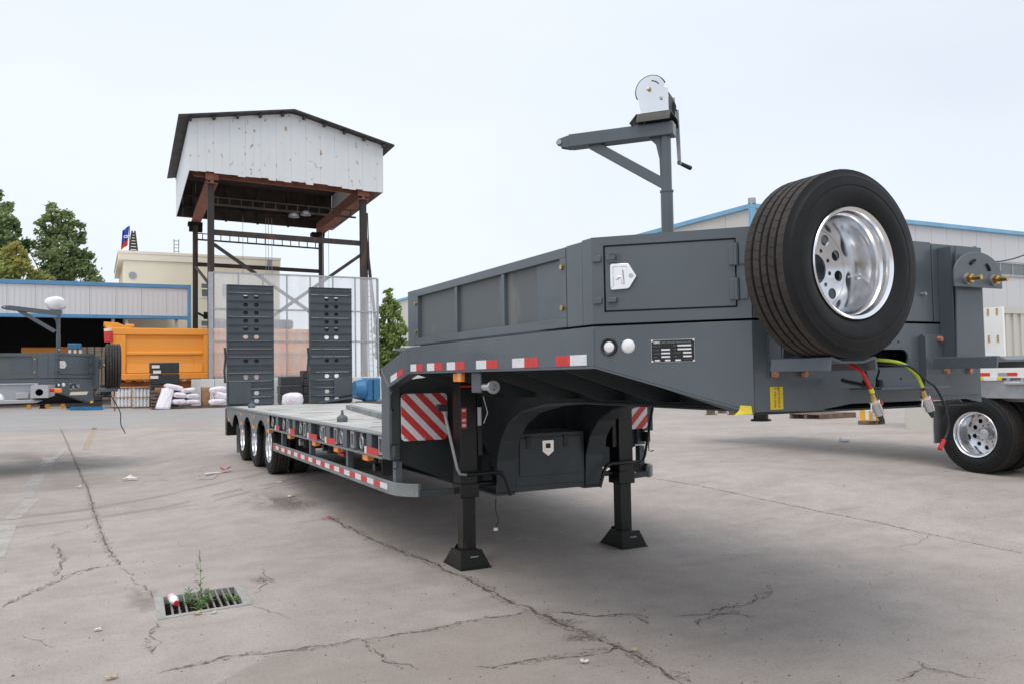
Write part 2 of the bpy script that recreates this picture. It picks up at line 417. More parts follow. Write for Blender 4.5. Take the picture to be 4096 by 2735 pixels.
# ================================================================= THE SETTING
xs = [-420, -250, -150, -90, -55, -35, -24, -16, -11] + [-8 + .4 * i for i in range(86)] + [28, 33, 40, 52, 70, 100, 160, 260, 420]
ys = [-160, -80, -40, -20, -10, -5] + [-2 + .4 * i for i in range(96)] + [38, 42, 48, 56, 68, 85, 120, 180, 300, 600]
GX0, GX1, GY0, GY1 = .408, 1.062, 6.30, 6.985      # the drain opening, see below
g = MB()
def near(a, val): return min(range(len(a)), key=lambda i: abs(a[i] - val))
for arr, vals in ((xs, (.43, 1.04)), (ys, (6.34, 6.95))):
    for q in vals: arr[near(arr, q)] = q
nx, ny = len(xs), len(ys)
ix0, ix1 = xs.index(.43), xs.index(1.04); iy0, iy1 = ys.index(6.34), ys.index(6.95)
g.add([(x, y, gh(x, y)) for y in ys for x in xs],
      [(j * nx + i, j * nx + i + 1, (j + 1) * nx + i + 1, (j + 1) * nx + i) for j in range(ny - 1) for i in range(nx - 1) if not (ix0 <= i < ix1 and iy0 <= j < iy1)], True)
ground = g.build('ground', 'concrete'); tag(ground, 'worn grey concrete yard with long joints, cracks and patches', kind='structure')

def strip(name, pts, w, m, dz=.005, jit=0.0, step=.25, seed=1, parent=ground, wj=0.0):
    rnd = random.Random(seed); P = []
    for a, b in zip(pts[:-1], pts[1:]):
        n = max(1, int((b - a).length / step))
        for i in range(n): P.append(a.lerp(b, i / n))
    P.append(pts[-1]); A = []; L_ = len(P)
    off = 0
    for i, p in enumerate(P):
        d = (P[min(i + 1, L_ - 1)] - P[max(0, i - 1)]); d.z = 0; d.normalize(); n = Vector((-d.y, d.x, 0))
        off = off * .7 + rnd.uniform(-jit, jit)
        ww = w * (1 + rnd.uniform(-wj, wj)) * (min(1, .25 + i / 3, .25 + (L_ - 1 - i) / 3) if wj else 1)
        for s_ in (-1, 1):
            q = p + n * (off + s_ * ww / 2); A.append((q.x, q.y, gh(q.x, q.y) + dz))
    return MB().add(A, [(2 * i, 2 * i + 1, 2 * i + 3, 2 * i + 2) for i in range(L_ - 1)]).build(name, m, parent)
def V(*pp): return [gp(*p) for p in pp]
# slab joints and cracks, followed from picture points down onto the yard
for i, (w, j, pts) in enumerate([
    (.022, .010, [(136, 975), (170, 1052), (200, 1120), (230, 1215), (255, 1270), (277, 1295)]),
    (.022, .03, [(0, 1392), (90, 1350), (150, 1320), (215, 1303), (277, 1293)]),
    (.012, .03, [(272, 1300), (310, 1330), (330, 1355), (352, 1372)]),
    (.014, .03, [(128, 1245), (130, 1270), (140, 1285), (122, 1310), (126, 1322)]),
    (.012, .02, [(60, 1238), (150, 1220), (195, 1213), (222, 1198)]),
    (.012, .02, [(235, 1252), (268, 1240)]), (.010, .02, [(195, 1213), (235, 1210)]),
    (.014, .03, [(360, 1425), (364, 1450), (358, 1475), (356, 1500)]),
    (.012, .03, [(570, 1362), (600, 1345), (618, 1325)]), (.010, .03, [(600, 1345), (605, 1320), (598, 1300)]),
    (.012, .02, [(572, 1388), (610, 1400), (660, 1418)]),
    (.018, .02, [(360, 1545), (520, 1505), (640, 1492), (760, 1478), (835, 1465)]),
    (.016, .02, [(835, 1465), (960, 1445), (1080, 1420), (1180, 1408), (1222, 1400)]),
    (.014, .03, [(835, 1465), (868, 1495), (900, 1520), (960, 1535)]),
    (.028, .02, [(752, 1182), (850, 1235), (950, 1275), (1060, 1320), (1140, 1365), (1215, 1398), (1290, 1430), (1370, 1462), (1450, 1500), (1510, 1530), (1570, 1568)]),
    (.020, .03, [(1240, 1405), (1320, 1412), (1380, 1415), (1450, 1410), (1480, 1432)]),
    (.016, .04, [(1540, 1412), (1600, 1405), (1650, 1395), (1700, 1385), (1738, 1368), (1762, 1352), (1778, 1342)]),
    (.016, .04, [(1608, 1438), (1630, 1415), (1680, 1405), (1730, 1418)]),
    (.013, .01, [(1478, 1093), (1600, 1112), (1740, 1142), (1880, 1172), (2000, 1195), (2120, 1222), (2230, 1244), (2348, 1268)]),
    (.010, .01, [(1640, 1210), (1760, 1190), (1880, 1172), (1990, 1160)]),
    (.010, .02, [(2050, 1256), (2110, 1245), (2124, 1222)]),
    (.013, .01, [(1600, 1015), (1740, 1008), (1900, 993), (2080, 988)]),
    (.014, .008, [(238, 1091), (330, 1088), (415, 1084), (470, 1078)]), (.014, .008, [(258, 1110), (360, 1100), (490, 1098), (505, 1083), (580, 1078), (700, 1064)]),
    (.010, .01, [(520, 1158), (600, 1148), (680, 1138), (720, 1120)]), (.008, .02, [(480, 1200), (600, 1186), (700, 1172), (800, 1150)]),
    (.020, .03, [(1090, 1530), (1200, 1520), (1300, 1512), (1380, 1490), (1420, 1478)]),
    (.018, .03, [(2080, 1510), (2125, 1530), (2180, 1545), (2260, 1560)]), (.014, .03, [(2125, 1530), (2085, 1568)]),
    (.008, .01, [(870, 1250), (905, 1247)]), (.008, .01, [(50, 1455), (90, 1470), (120, 1485)]),
    ]):
    strip('crack', V(*pts), w * .60, 'crack', .004, j, .045, i, wj=.75)
    if w > .0125: strip('crack_edge', V(*pts), w * 2.9, 'crackdust', .0028, j * 1.2, .06, i, wj=.8)
# worn painted lines
for i, (w, m, a, b) in enumerate([
    (.16, 'lineyellow', (217, 980), (196, 1030)), (.16, 'linewhite', (120, 1050), (60, 1140)), (.17, 'linewhite', (110, 1050), (58, 1135)),
    (.17, 'linewhite', (75, 1145), (28, 1190)), (.17, 'linewhite', (20, 1205), (-15, 1280)), (.10, 'linewhite', (150, 1030), (110, 1062))]):
    strip('painted_line', V(a, b), w, m, .004 + .0011 * i, .0, .3, i)
# dirt film where water stands
def patch(cx, cy, rx, ry, seed, m='patch'):
    rnd = random.Random(seed); c = gp(cx, cy); A = [(c.x, c.y, gh(c.x, c.y) + .003)]; n = 26
    for i in range(n):
        t = 2 * PI * i / n; k_ = rnd.uniform(.65, 1.1)
        p = gp(cx + rx * k_ * math.cos(t), cy + ry * k_ * math.sin(t)); A.append((p.x, p.y, p.z + .003))
    o = MB().add(A, [(0, 1 + i, 1 + (i + 1) % n) for i in range(n)]).build('dirt_patch', m, ground)
    at_ = o.data.attributes.new('fade', 'FLOAT', 'POINT'); at_.data.foreach_set('value', [1.0] + [0.0] * n)
for i, q in enumerate([(650, 1150, 110, 26), (330, 1375, 60, 34), (90, 1050, 210, 22)]): patch(*q, i)
patch(670, 1155, 85, 20, 11, 'gritpatch'); patch(1290, 1425, 70, 12, 12, 'gritpatch'); patch(600, 1330, 40, 12, 13, 'gritpatch'); patch(1330, 1462, 60, 12, 14, 'gritpatch')
for i, (w, pts) in enumerate([(.22, [(-40, 1195), (180, 1170), (400, 1130), (560, 1095), (700, 1062)]), (.20, [(-20, 1215), (230, 1185), (450, 1145), (620, 1110), (760, 1075)]), (.12, [(360, 1170), (560, 1130), (760, 1095)])]):
    strip('tyre_mark', V(*pts), w, 'tyremark', .0018 + .0004 * i, .01, .4, i)
w0 = V((430, 1600), (640, 1492), (830, 1466), (1070, 1424), (1220, 1402), (1370, 1464), (1580, 1572), (1600, 1640))
MB().add([(p.x, p.y, .0012) for p in w0], [tuple(range(len(w0)))[::-1]]).build('warm_slab', 'warmslab', ground)
# the smoother road in front of the stored goods
a, b, c_, d_ = gp(-330, 955), gp(1250, 945), gp(1250, 930), gp(-330, 936)
p0, p1 = gp(0, 988), gp(520, 975)
dirv = (p1 - p0).normalized(); q0 = p0 - dirv * 60; q1 = p1 + dirv * 16
MB().add([(q0.x, q0.y, .004), (q1.x, q1.y, .004), (q1.x - 1, q1.y + 42, .004), (q0.x - 1, q0.y + 42, .004)], [(0, 1, 2, 3)]).build('road', 'asphalt', None, props={'kind': 'structure', 'label': 'smooth grey road strip between yard and stored goods'})

# ================================================================= WHEEL (built once, meshes shared)
def wheel_meshes():
    R, W_ = .435, .14; out = {}
    # tyre: side walls and shoulders, lathe about +Z (outer face at +Z)
    prof = [(.262, .118), (.275, .128), (.300, .139), (.330, .143), (.352, .1425), (.356, .1402), (.36, .1425), (.385, .139), (.398, .1345), (.401, .1345), (.405, .130), (.418, .1225), (.4345, .1185)]
    side = prof
    back = [(r, -h) for r, h in prof[::-1]]
    inner = [(.250, -.118), (.250, .118)]
    mb = MB().lathe([(.255, .112)] + side + [(.4160, .112), (.4160, -.112)] + back + [(.255, -.112)], 96, False)
    out['tyre'] = mb
    # tread blocks: five ribs, shallow sipes
    tb = MB(); n = 64
    ribs = [(-.118, -.080), (-.064, -.029), (-.014, .014), (.029, .064), (.080, .118)]
    for ri, (h0, h1) in enumerate(ribs):
        cols = []; edge = ri in (0, 4)
        for i in range(n):
            for fr, low in ((0, 0), (.94, 0), (.95, 1), (.985, 1)):
                if edge and low: r_low = .4350 - .0015
                else: r_low = .4350 - (.005 if low else 0)
                cols.append((2 * PI * (i + fr) / n, r_low))
        m_ = len(cols); base = len(tb.v); vs_ = []
        for t, r in cols:
            sh = (0.018 if not edge else .006) * (1 if ri % 2 else -1)
            for (hh, rr, dt) in ((h0, .4165, -sh), (h0, r, -sh), (h0 * .5 + h1 * .5, r + (.001 if not edge else .0), sh * .6), (h1, r, sh), (h1, .4165, sh)):
                vs_.append((math.cos(t + dt) * rr, math.sin(t + dt) * rr, hh))
        fs = [(i * 5 + j, ((i + 1) % m_) * 5 + j, ((i + 1) % m_) * 5 + j + 1, i * 5 + j + 1) for i in range(m_) for j in range(4)]
        tb.add(vs_, fs, False)
    out['tread'] = tb
    # rim barrel
    rb = MB().lathe([(.252, .128), (.258, .133), (.262, .128), (.262, .118), (.250, .112), (.2495, .100)], 80)
    rb.lathe([(.252, .128), (.243, .122), (.238, .108), (.2375, .09), (.228, .078), (.226, .05), (.222, .03), (.208, -.01), (.204, -.05), (.200, -.085), (.202, -.118), (.262, -.124), (.262, -.11)], 80)
    out['barrel'] = rb
    # disc with ten hand holes and ten stud holes
    dm = MB(); nsec = 10
    for s_ in range(nsec):
        t0, t1 = 2 * PI * s_ / nsec, 2 * PI * (s_ + 1) / nsec; tm = (t0 + t1) / 2
        def P(r, t, h): return (r * math.cos(t), r * math.sin(t), h)
        zf = lambda r: -.112
        na = 6
        outer = [(.2005, t0 + (t1 - t0) * i / na) for i in range(na + 1)]
        mid = [(.125, t1 - (t1 - t0) * i / na) for i in range(na + 1)]
        inn = [(.075, t1 - (t1 - t0) * i / na) for i in range(na + 1)]
        def hole(rc, rad, nn=14):
            cx_, cy_ = rc * math.cos(tm), rc * math.sin(tm)
            return [(cx_ + rad * math.cos(tm - 2 * PI * i / nn), cy_ + rad * math.sin(tm - 2 * PI * i / nn)) for i in range(nn + 1)]
        def ringpoly(outpts, rc, rad):
            pts = [(r * math.cos(t), r * math.sin(t)) for r, t in outpts]
            h = hole(rc, rad); k_ = na // 2
            poly = pts[:k_ + 1] + h + pts[k_:]
            vs_ = [(x, y, zf(math.hypot(x, y))) for x, y in poly]
            dm.add(vs_, [list(range(len(vs_)))])
        if s_ % 1 == 0: ringpoly(outer + mid, .162, .027)
        mid2 = [(.125, t0 + (t1 - t0) * i / na) for i in range(na + 1)]
        ringpoly(mid2 + inn, .102, .0105)
    out['disc'] = dm
    hb = MB().lathe([(.0, -.02), (.045, -.02), (.062, -.03), (.068, -.05), (.070, -.12)], 32)
    out['hub'] = hb
    return out
WM = wheel_meshes()
def wmesh(key, mname, solid=0):
    o = WM[key].build(key, mname, None); me = o.data; bpy.data.objects.remove(o); return me
WMESH = dict(tyre=wmesh('tyre', 'rubber'), tread=wmesh('tread', 'tread'), barrel=wmesh('barrel', 'alu'), disc=wmesh('disc', 'disc'), hub=wmesh('hub', 'alu_dull'))
def put(name, me, parent, mw=None, scale=1.0, m=None):
    o = bpy.data.objects.new(name, me); C.objects.link(o); o.parent = parent
    if mw is not None: o.matrix_local = mw
    return o
def wheel(parent, centre, axis, hub=True, scale=1.0, name='wheel', spin=.2):
    """part wheel > tyre, tread, rim, wheel_disc, hub_cap ; axis points to the outer face"""
    r = parent
    while r.parent: r = r.parent
    loc = Vector(centre) - Vector(r.get('_o', (0, 0, 0)))
    z = Vector(axis).normalized(); q = z.to_track_quat('Z', 'Y')
    w = bpy.data.objects.new(name, None); C.objects.link(w); w.parent = parent; w.empty_display_size = .05
    w.matrix_local = Matrix.Translation(loc) @ q.to_matrix().to_4x4() @ Matrix.Rotation(spin, 4, 'Z') @ Matrix.Scale(scale, 4)
    put('tyre', WMESH['tyre'], w); put('tread', WMESH['tread'], w); put('rim', WMESH['barrel'], w)
    d = put('wheel_disc', WMESH['disc'], w); q_ = d.modifiers.new('s', 'SOLIDIFY'); q_.thickness = .010; q_.offset = 0
    if hub: put('hub_cap', WMESH['hub'], w)
    return w

# ================================================================= THE LOWBED TRAILER
XL, XC = 2.36, 3.755
def mx(x, s): return x if s == 0 else 2 * XC - x
T = thing('lowbed_trailer', 'dark grey lowbed trailer in front, on two black legs, with chrome rimmed spare wheel', 'trailer', (XC, 6.0, 0.0))
PB = .004
CH = Vector((.627, .52, 0)).normalized()             # outward-ish direction helpers of the bevelled corner
CD = Vector((.52, -.627, 0)).normalized()            # along the corner face, from side to front
CN = Vector((-.627, -.52, 0)).normalized()           # its outward normal
C0 = Vector((2.36, 3.69, 0))
def cp(s_, z, out=0.0, sd=0):
    p = C0 + CD * s_ + CN * out; return Vector((mx(p.x, sd), p.y, z))

for sd in (0, 1):
    X = lambda x: mx(x, sd)
    sg = 1 if sd == 0 else -1
    # fascia side plate with its downward tail
    MB().prism([(X(XL), 3.69, 1.90), (X(XL), 6.57, 1.90), (X(XL), 7.31, 1.735), (X(XL), 7.10, 1.57), (X(XL), 6.57, 1.692), (X(XL), 3.69, 1.692)], (sg * .012, 0, 0)).build('side_plate', 'paint', T, .003)
    MB().prism([(X(XL), 3.69, 1.692), (X(XL), 6.57, 1.692), (X(XL), 7.10, 1.57), (X(XL), 7.10, 1.558), (X(XL), 6.57, 1.68), (X(XL), 3.69, 1.68)], (sg * .10, 0, 0)).build('side_lip', 'paint', T, .002)
    # bevelled corner plate
    a, b = cp(0, 0, 0, sd), cp(.815, 0, 0, sd)
    MB().prism([(a.x, a.y, 1.90), (b.x, b.y, 1.90), (b.x, b.y, 1.452), (a.x, a.y, 1.692)], (sg * .010, .009, 0)).build('corner_plate', 'paint', T, .003)
    MB().prism([(a.x, a.y, 1.692), (b.x, b.y, 1.452), (b.x + sg * .0, b.y + .12, 1.452), (a.x + sg * .10, a.y + .05, 1.692)], (0, 0, -.01)).build('corner_lip', 'paint', T)
    MB().tube([(X(XL + .0125), 6.57, 1.8905), (X(XL + .0125), 3.695, 1.8905)], .0125, 12).build('rolled_edge', 'paint', T)
    e0, e1 = cp(.004, 1.8905, -.0125, sd), cp(.812, 1.8905, -.0125, sd)
    MB().tube([e0, e1], .0125, 12).build('rolled_edge', 'paint', T)
    MB().tube([cp(.002, 1.70, .0005, sd), cp(.002, 1.885, .0005, sd)], .0035, 6).build('weld_bead', 'paint', T)
    MB().tube([(X(XL), 6.575, 1.70), (X(XL), 6.575, 1.885)], .003, 6).build('weld_bead', 'paint', T)
    MB().tube([(X(XL), 7.10, 1.572), (X(XL), 7.312, 1.735)], .0035, 6).build('weld_bead', 'paint_dusty', T)
    # rear column of the gooseneck
    MB().box(X(XL + .002), 7.09, .915, X(XL + .10), 7.31, 1.585).build('gooseneck_column', 'paint', T, PB)
    MB().prism([(X(XL), 7.31, 1.735), (X(XL), 7.10, 1.57), (X(XL + .001), 7.09, 1.55), (X(XL + .001), 7.31, 1.55)], (sg * .02, 0, 0)).build('column_gusset', 'paint', T)
    # bulkhead wings running down to the main beams
    MB().prism([(X(2.46), 7.13, 1.62), (X(3.22), 7.13, 1.70), (X(3.22), 7.13, .56), (X(2.46), 7.13, .90)], (0, .012, 0)).build('bulkhead_plate', 'chassis', T)
    MB().box(X(2.46), 7.118, 1.10, X(2.60), 7.128, 1.55).build('wing_stiffener', 'chassis', T)
    # main beam: web, curved lower flange, top flange
    path = [(3.09, 1.458), (5.2, 1.452), (5.75, 1.42), (6.15, 1.35), (6.40, 1.24), (6.55, 1.09), (6.63, .90), (6.65, .62), (6.66, .60)]
    rear_ = [(12.0, .60), (12.8, .70), (17.1, .78)]
    web = [(3.09, 1.86), (7.02, 1.86), (7.16, 1.118), (17.1, 1.118)] + rear_[::-1] + path[::-1]
    MB().prism([(X(3.285), y, z) for y, z in web], (sg * .014, 0, 0)).build('beam_web', 'chassis', T)
    fl = MB(); seq = path + rear_
    for (y0, z0), (y1, z1) in zip(seq[:-1], seq[1:]):
        dz = Vector((0, y1 - y0, z1 - z0)).normalized(); nn = Vector((0, dz.z, -dz.y)) * .016
        fl.prism([(X(3.20), y0, z0), (X(3.385), y0, z0), (X(3.385), y1, z1), (X(3.20), y1, z1)], (0, nn.y, nn.z) if nn.length else (0, 0, .01))
    fl.build('beam_flange', 'shaded_grey', T)
    # outriggers below the fascia
    for y in (4.15, 4.75, 5.35, 6.05, 6.62):
        MB().prism([(X(2.375), y, 1.86), (X(3.28), y, 1.86), (X(3.28), y, 1.47), (X(3.10), y, 1.47), (X(2.375), y, 1.70)], (0, .012, 0)).build('outrigger', 'chassis', T)
    # deck rail: upper lip, web, lower lip
    MB().box(X(XL), 7.312, 1.119, X(XL + .10), 17.2, 1.1335).build('rail_top_lip', 'paint_dusty', T, .002)
    MB().box(X(XL + .075), 7.312, .925, X(XL + .085), 17.2, 1.118).build('rail_web', 'chassis', T)
    MB().box(X(XL), 7.312, .905, X(XL + .10), 12.78, .924).build('rail_bottom_lip', 'paint_dusty', T, .002)
    # upright posts in the rail, pockets and lashing rings
    for y in (7.76, 8.62, 9.32, 10.21, 11.1, 12.22):
        MB().box(X(XL + .012), y - .10, .925, X(XL + .073), y + .06, 1.118).build('rail_post', 'paint', T, .002)
    for y in (7.36, 8.29, 8.95, 9.48, 10.43, 11.45):
        pk = MB()
        for (a0, a1, z0, z1) in ((-.06, .06, 1.09, 1.112), (-.06, .06, .945, .965), (-.06, -.04, .965, 1.09), (.04, .06, .965, 1.09)):
            pk.box(X(XL + .004), y + a0, z0, X(XL + .03), y + a1, z1)
        pk.build('stake_pocket', 'alu_dull', T)
    for y in (7.22, 8.0, 8.75, 9.62, 10.7, 11.75, 12.55):
        pts = [(X(XL + .02), y + .045 * math.cos(t), 1.02 + .065 * math.sin(t)) for t in [2 * PI * i / 14 for i in range(15)]]
        MB().tube(pts, .011, 6, False).build('lashing_ring', 'galv', T)
        MB().box(X(XL + .015), y - .04, 1.06, X(XL + .07), y + .05, 1.115).build('ring_lug', 'paint', T, .003)
    # wheel arch plates with scallops
    YW = (13.46, 14.77, 16.06)
    top = [(12.785, 1.117), (17.2, 1.117), (17.2, .90)]
    low = []
    for yc in YW[::-1]:
        for i in range(13):
            t = math.radians(28 + (180 - 56) * i / 12); low.append((yc + .50 * math.cos(t), .56 + .46 * math.sin(t)))
    low = [(17.0, .905)] + low + [(12.785, .905)]
    MB().prism([(X(XL + .01), y, z) for y, z in top + low], (sg * .01, 0, 0)).build('arch_plate', 'paint_dusty', T, .002)
    for i, yc in enumerate(YW):
        MB().box(X(XL - .002), yc - .70, 1.02, X(XL + .0085), yc - .64, 1.07).build('reflector', 'orange_film', T)
    # wheels, twin tyres
    for yc in YW:
        zc = .168 + .4335
        wheel(T, (X(2.62), yc, zc), (-sg, 0, 0), True, spin=yc)
        wheel(T, (X(2.945), yc, zc), (sg, 0, 0), False, spin=yc * 2)
    # side markers
    for y in (7.85, 8.94, 9.95, 11.36, 12.85, 13.94 + .2, 15.4, 16.95):
        MB().box(X(XL + .005), y - .07, .850, X(XL + .045), y + .09, .904).build('side_marker', 'orange_lens', T, .006)
        MB().box(X(XL + .046), y - .075, .855, X(XL + .07), y + .09, .904).build('marker_bracket', 'orange_film', T, .003)
    for y0, y1 in ((7.43, 7.86), (8.94, 9.40), (9.79, 10.27), (11.0, 11.35), (12.0, 12.3)):
        MB().box(X(XL + .002), y0, .9245, X(XL + .010), y1 - .07, .992).build('red_reflector_tape', 'red', T)
        MB().box(X(XL + .002), y1 - .069, .9245, X(XL + .010), y1, .992).build('white_reflector_tape', 'whitefilm', T)
    # tape on the fascia
    tl = [(6.51, 6.23, 0), (6.13, 5.81, 0), (5.72, 5.39, 0), (5.19, 4.85, 0), (4.64, 4.30, 0), (4.09, 3.76, 1)]
    for y0, y1, rev in tl:
        ym = y0 + (y1 - y0) * .48
        for k_, (p, q) in enumerate(((y0, ym), (ym - .0005, y1))):
            MB().box(X(XL - .002), p, 1.699, X(XL + .001), q, 1.757).build('red_reflector_tape' if (k_ == 1) != bool(rev) else 'white_reflector_tape', 'red' if (k_ == 1) != bool(rev) else 'whitefilm', T)
    for k_ in (0, 1):
        ya, yb = (7.03, 6.86) if k_ == 0 else (6.859, 6.70)
        za, zb = (1.607 + (7.03 - ya) * .21, 1.607 + (7.03 - yb) * .21)
        MB().prism([(X(XL - .002), ya, za), (X(XL - .002), yb, zb), (X(XL - .002), yb, zb + .055), (X(XL - .002), ya, za + .055)], (sg * .003, 0, 0)).build('white_reflector_tape' if k_ == 0 else 'red_reflector_tape', 'whitefilm' if k_ == 0 else 'red', T)
    # side guard
    gd = MB(); pl = [(XL, 12.45), (XL, 7.12), (XL + .015, 7.0), (XL + .07, 6.88), (XL + .16, 6.80)]
    pin = [(x + .035, y + (.0 if i < 2 else .02)) for i, (x, y) in enumerate(pl)]
    poly = [(X(x), y, .612) for x, y in pl] + [(X(x), y, .612) for x, y in pin[::-1]]
    gd.prism(poly, (0, 0, .112)).build('side_guard', 'paint_dusty', T, .004)
    for k_ in range(26):
        y = 7.16 + k_ * .2025
        MB().box(X(XL - .0025), y, .648, X(XL + .0015), y + .2020, .700).build('white_guard_tape' if k_ % 2 == 0 else 'red_guard_tape', 'whitefilm' if k_ % 2 == 0 else 'red', T)
    for y in (7.08, 8.62, 10.3, 12.0):
        MB().box(X(XL + .042), y - .03, .60, X(XL + .105), y + .045, .906).build('guard_hanger', 'paint', T, .003)
    MB().bar((X(XL + .14), 6.84, .645), (X(2.90), 6.74, .645), .04, .05).build('guard_brace', 'chassis', T)
    # sideboards of the platform
    yb0, yb1 = 3.962, 6.388
    sb = MB()
    for (y0, y1, z0, z1) in ((yb0, yb1, 2.306, 2.362), (yb0, yb1, 1.914, 1.967), (yb0, 4.03, 1.967, 2.306), (6.33, yb1, 1.967, 2.306)):
        sb.box(X(XL), y0, z0, X(XL + .045), y1, z1)
    sb.build('sideboard_frame', 'paint', T, .002)
    for y in (4.775, 5.55): MB().box(X(XL + .006), y - .022, 1.967, X(XL + .044), y + .022, 2.306).build('sideboard_divider', 'paint', T, .002)
    for (y0, y1) in ((4.03, 4.753), (4.797, 5.528), (5.572, 6.33)):
        MB().box(X(XL + .032), y0, 1.967, X(XL + .038), y1, 2.306).build('sideboard_panel', 'paint_worn', T)
    MB().box(X(XL + .001), 6.392, 1.912, X(XL + .06), 6.566, 2.364).build('sideboard_post', 'paint', T, .003)
    MB().box(X(XL + .001), 3.79, 1.912, X(XL + .06), 3.957, 2.366).build('sideboard_post', 'paint', T, .003)
    for (y, z) in ((6.365, 2.249), (6.365, 2.021), (3.998, 2.254), (3.998, 2.025)):
        MB().cyl((X(XL - .014), y, z), (X(XL), y, z), .016, n=6).build('bolt_head', 'zinc', T)
    # cabinet door on the bevelled corner
    fr = [cp(0.0, 1.913, .004, sd), cp(.815, 1.912, .004, sd), cp(.815, 2.362, .004, sd), cp(0, 2.372, .004, sd)]
    ho = [cp(.064, 1.972, .004, sd), cp(.064, 2.326, .004, sd), cp(.748, 2.312, .004, sd), cp(.748, 1.966, .004, sd)]
    MB().prism(fr + [fr[0]] + ho + [ho[0]], -Vector((CN.x * sg, CN.y, 0)) * .02).build('cabinet_front', 'paint', T)
    di = [cp(.071, 1.981, -.002, sd), cp(.071, 2.318, -.002, sd), cp(.741, 2.304, -.002, sd), cp(.741, 1.975, -.002, sd)]
    door = MB().prism(di, -Vector((CN.x * sg, CN.y, 0)) * .02).build('cabinet_door', 'paint', T, .003)
    for z in (2.23, 2.058):
        for (s0, s1) in ((.712, .738), (.762, .800)):
            q = [cp(s0, z - .052, .004, sd), cp(s1, z - .052, .004, sd), cp(s1, z + .052, .004, sd), cp(s0, z + .052, .004, sd)]
            MB().prism(q, Vector((CN.x * sg, CN.y, 0)) * .007).build('hinge_leaf', 'paint', door, .002)
        MB().cyl(cp(.748, z - .055, .012, sd), cp(.748, z + .055, .012, sd), .012, n=12).build('hinge_barrel', 'paint', door)
    for z in (2.256, 2.034):
        q = [cp(.006, z - .016, .004, sd), cp(.054, z - .016, .004, sd), cp(.054, z + .016, .004, sd), cp(.006, z + .016, .004, sd)]
        MB().prism(q, Vector((CN.x * sg, CN.y, 0)) * .012).build('latch_keeper', 'paint', door, .003)
        q = [cp(.084, z - .012, 0, sd), cp(.135, z - .012, 0, sd), cp(.135, z + .014, 0, sd), cp(.084, z + .014, 0, sd)]
        MB().prism(q, Vector((CN.x * sg, CN.y, 0)) * .02).build('latch_lever', 'paint', door, .003)
        if z > 2.1:
            lp = [cp(.10, z + .022, .024, sd), cp(.145, z + .020, .024, sd), cp(.150, z, .024, sd), cp(.145, z - .022, .024, sd), cp(.10, z - .018, .024, sd)]
            MB().tube(lp, .003, 6).build('latch_loop', 'paint', door)
    # polished T handle plate
    def plate5(o0, o1, pts, name, m, pr, bev=0):
        MB().prism([cp(s_, z, o0, sd) for s_, z in pts], Vector((CN.x * sg, CN.y, 0)) * (o1 - o0)).build(name, m, pr, bev)
    pen = [(.102, 2.095), (.110, 2.087), (.195, 2.090), (.205, 2.096), (.243, 2.152), (.205, 2.216), (.195, 2.222), (.110, 2.226), (.102, 2.218)]
    # plate with a pressed dish
    dish = [(.118, 2.104), (.118, 2.208), (.190, 2.205), (.190, 2.102)]
    MB().prism([cp(s_, z, -.002, sd) for s_, z in pen + [pen[0]] + dish + [dish[0]]], Vector((CN.x * sg, CN.y, 0)) * .013).build('handle_plate', 'chrome', door, .002)
    plate5(-.0018, .0002, [(.118, 2.104), (.190, 2.102), (.190, 2.205), (.118, 2.208)], 'handle_dish', 'chrome', door)
    MB().cyl(cp(.135, 2.153, -.001, sd), cp(.135, 2.153, .018, sd), .014, .012, 20).build('handle_boss', 'chrome', door)
    MB().tube([cp(.145, 2.155, .012, sd), cp(.165, 2.153, .013, sd)], .005, 8).build('handle_stem', 'chrome', door)
    MB().tube([cp(.162, 2.192, .010, sd), cp(.164, 2.155, .015, sd), cp(.168, 2.116, .010, sd)], .006, 8).build('handle_grip', 'chrome', door)
    MB().cyl(cp(.214, 2.156, .010, sd), cp(.214, 2.156, .016, sd), .013, .012, 16).build('lock_cover', 'alu_dull', door)
    # round lamps
    if sd == 0:
        MB().lathe([(.026, .004), (.040, .012), (.045, .006), (.045, 0)], 36, O=cp(.086, 1.791), ax=CN).build('lamp_ring', 'black', T)
        MB().lathe([(0, .012), (.018, .010), (.029, .004), (.029, -.001)], 32, O=cp(.086, 1.791), ax=CN).build('white_lamp', 'lens', T)
        MB().lathe([(0, .013), (.022, .010), (.034, .003), (.036, 0)], 32, O=cp(.188, 1.792), ax=CN).build('round_reflector', 'lens', T)
    # black landing leg
    lx = X(2.93); ly = 6.70
    leg = MB().box(lx - .085, ly - .085, .625, lx + .075, ly + .085, 1.84).build('landing_leg', 'legblack', T, .006)
    MB().box(lx - .095, ly - .095, .60, lx + .085, ly + .095, .72).build('leg_collar', 'legblack', leg, .006)
    MB().box(lx - .062, ly - .062, .03, lx + .062, ly + .062, .598).build('leg_ram', 'legblack', leg, .006)
    ft = MB().box(lx - .145, ly - .20, .004, lx + .145, ly + .20, .016).build('foot_plate', 'legblack', leg, .002)
    MB().prism([(lx - .140, ly - .190, .0165), (lx + .138, ly - .190, .0165), (lx + .055, ly - .190, .168), (lx - .140, ly - .190, .168)], (0, .009, 0)).build('foot_cheek', 'legblack', leg, .001)
    MB().prism([(lx - .140, ly - .180, .0165), (lx - .140, ly + .190, .0165), (lx - .140, ly + .01, .168), (lx - .140, ly - .180, .168)], (.009, 0, 0)).build('foot_gusset', 'legblack', leg, .001)
    MB().prism([(lx - .130, ly + .10, .0165), (lx + .138, ly + .10, .0165), (lx + .06, ly + .10, .17), (lx - .06, ly + .10, .17)], (0, .009, 0)).build('foot_cheek', 'legblack', leg)
    MB().box(lx - .13, ly - .18, .150, lx + .05, ly + .0, .160).build('foot_top', 'legblack', leg)
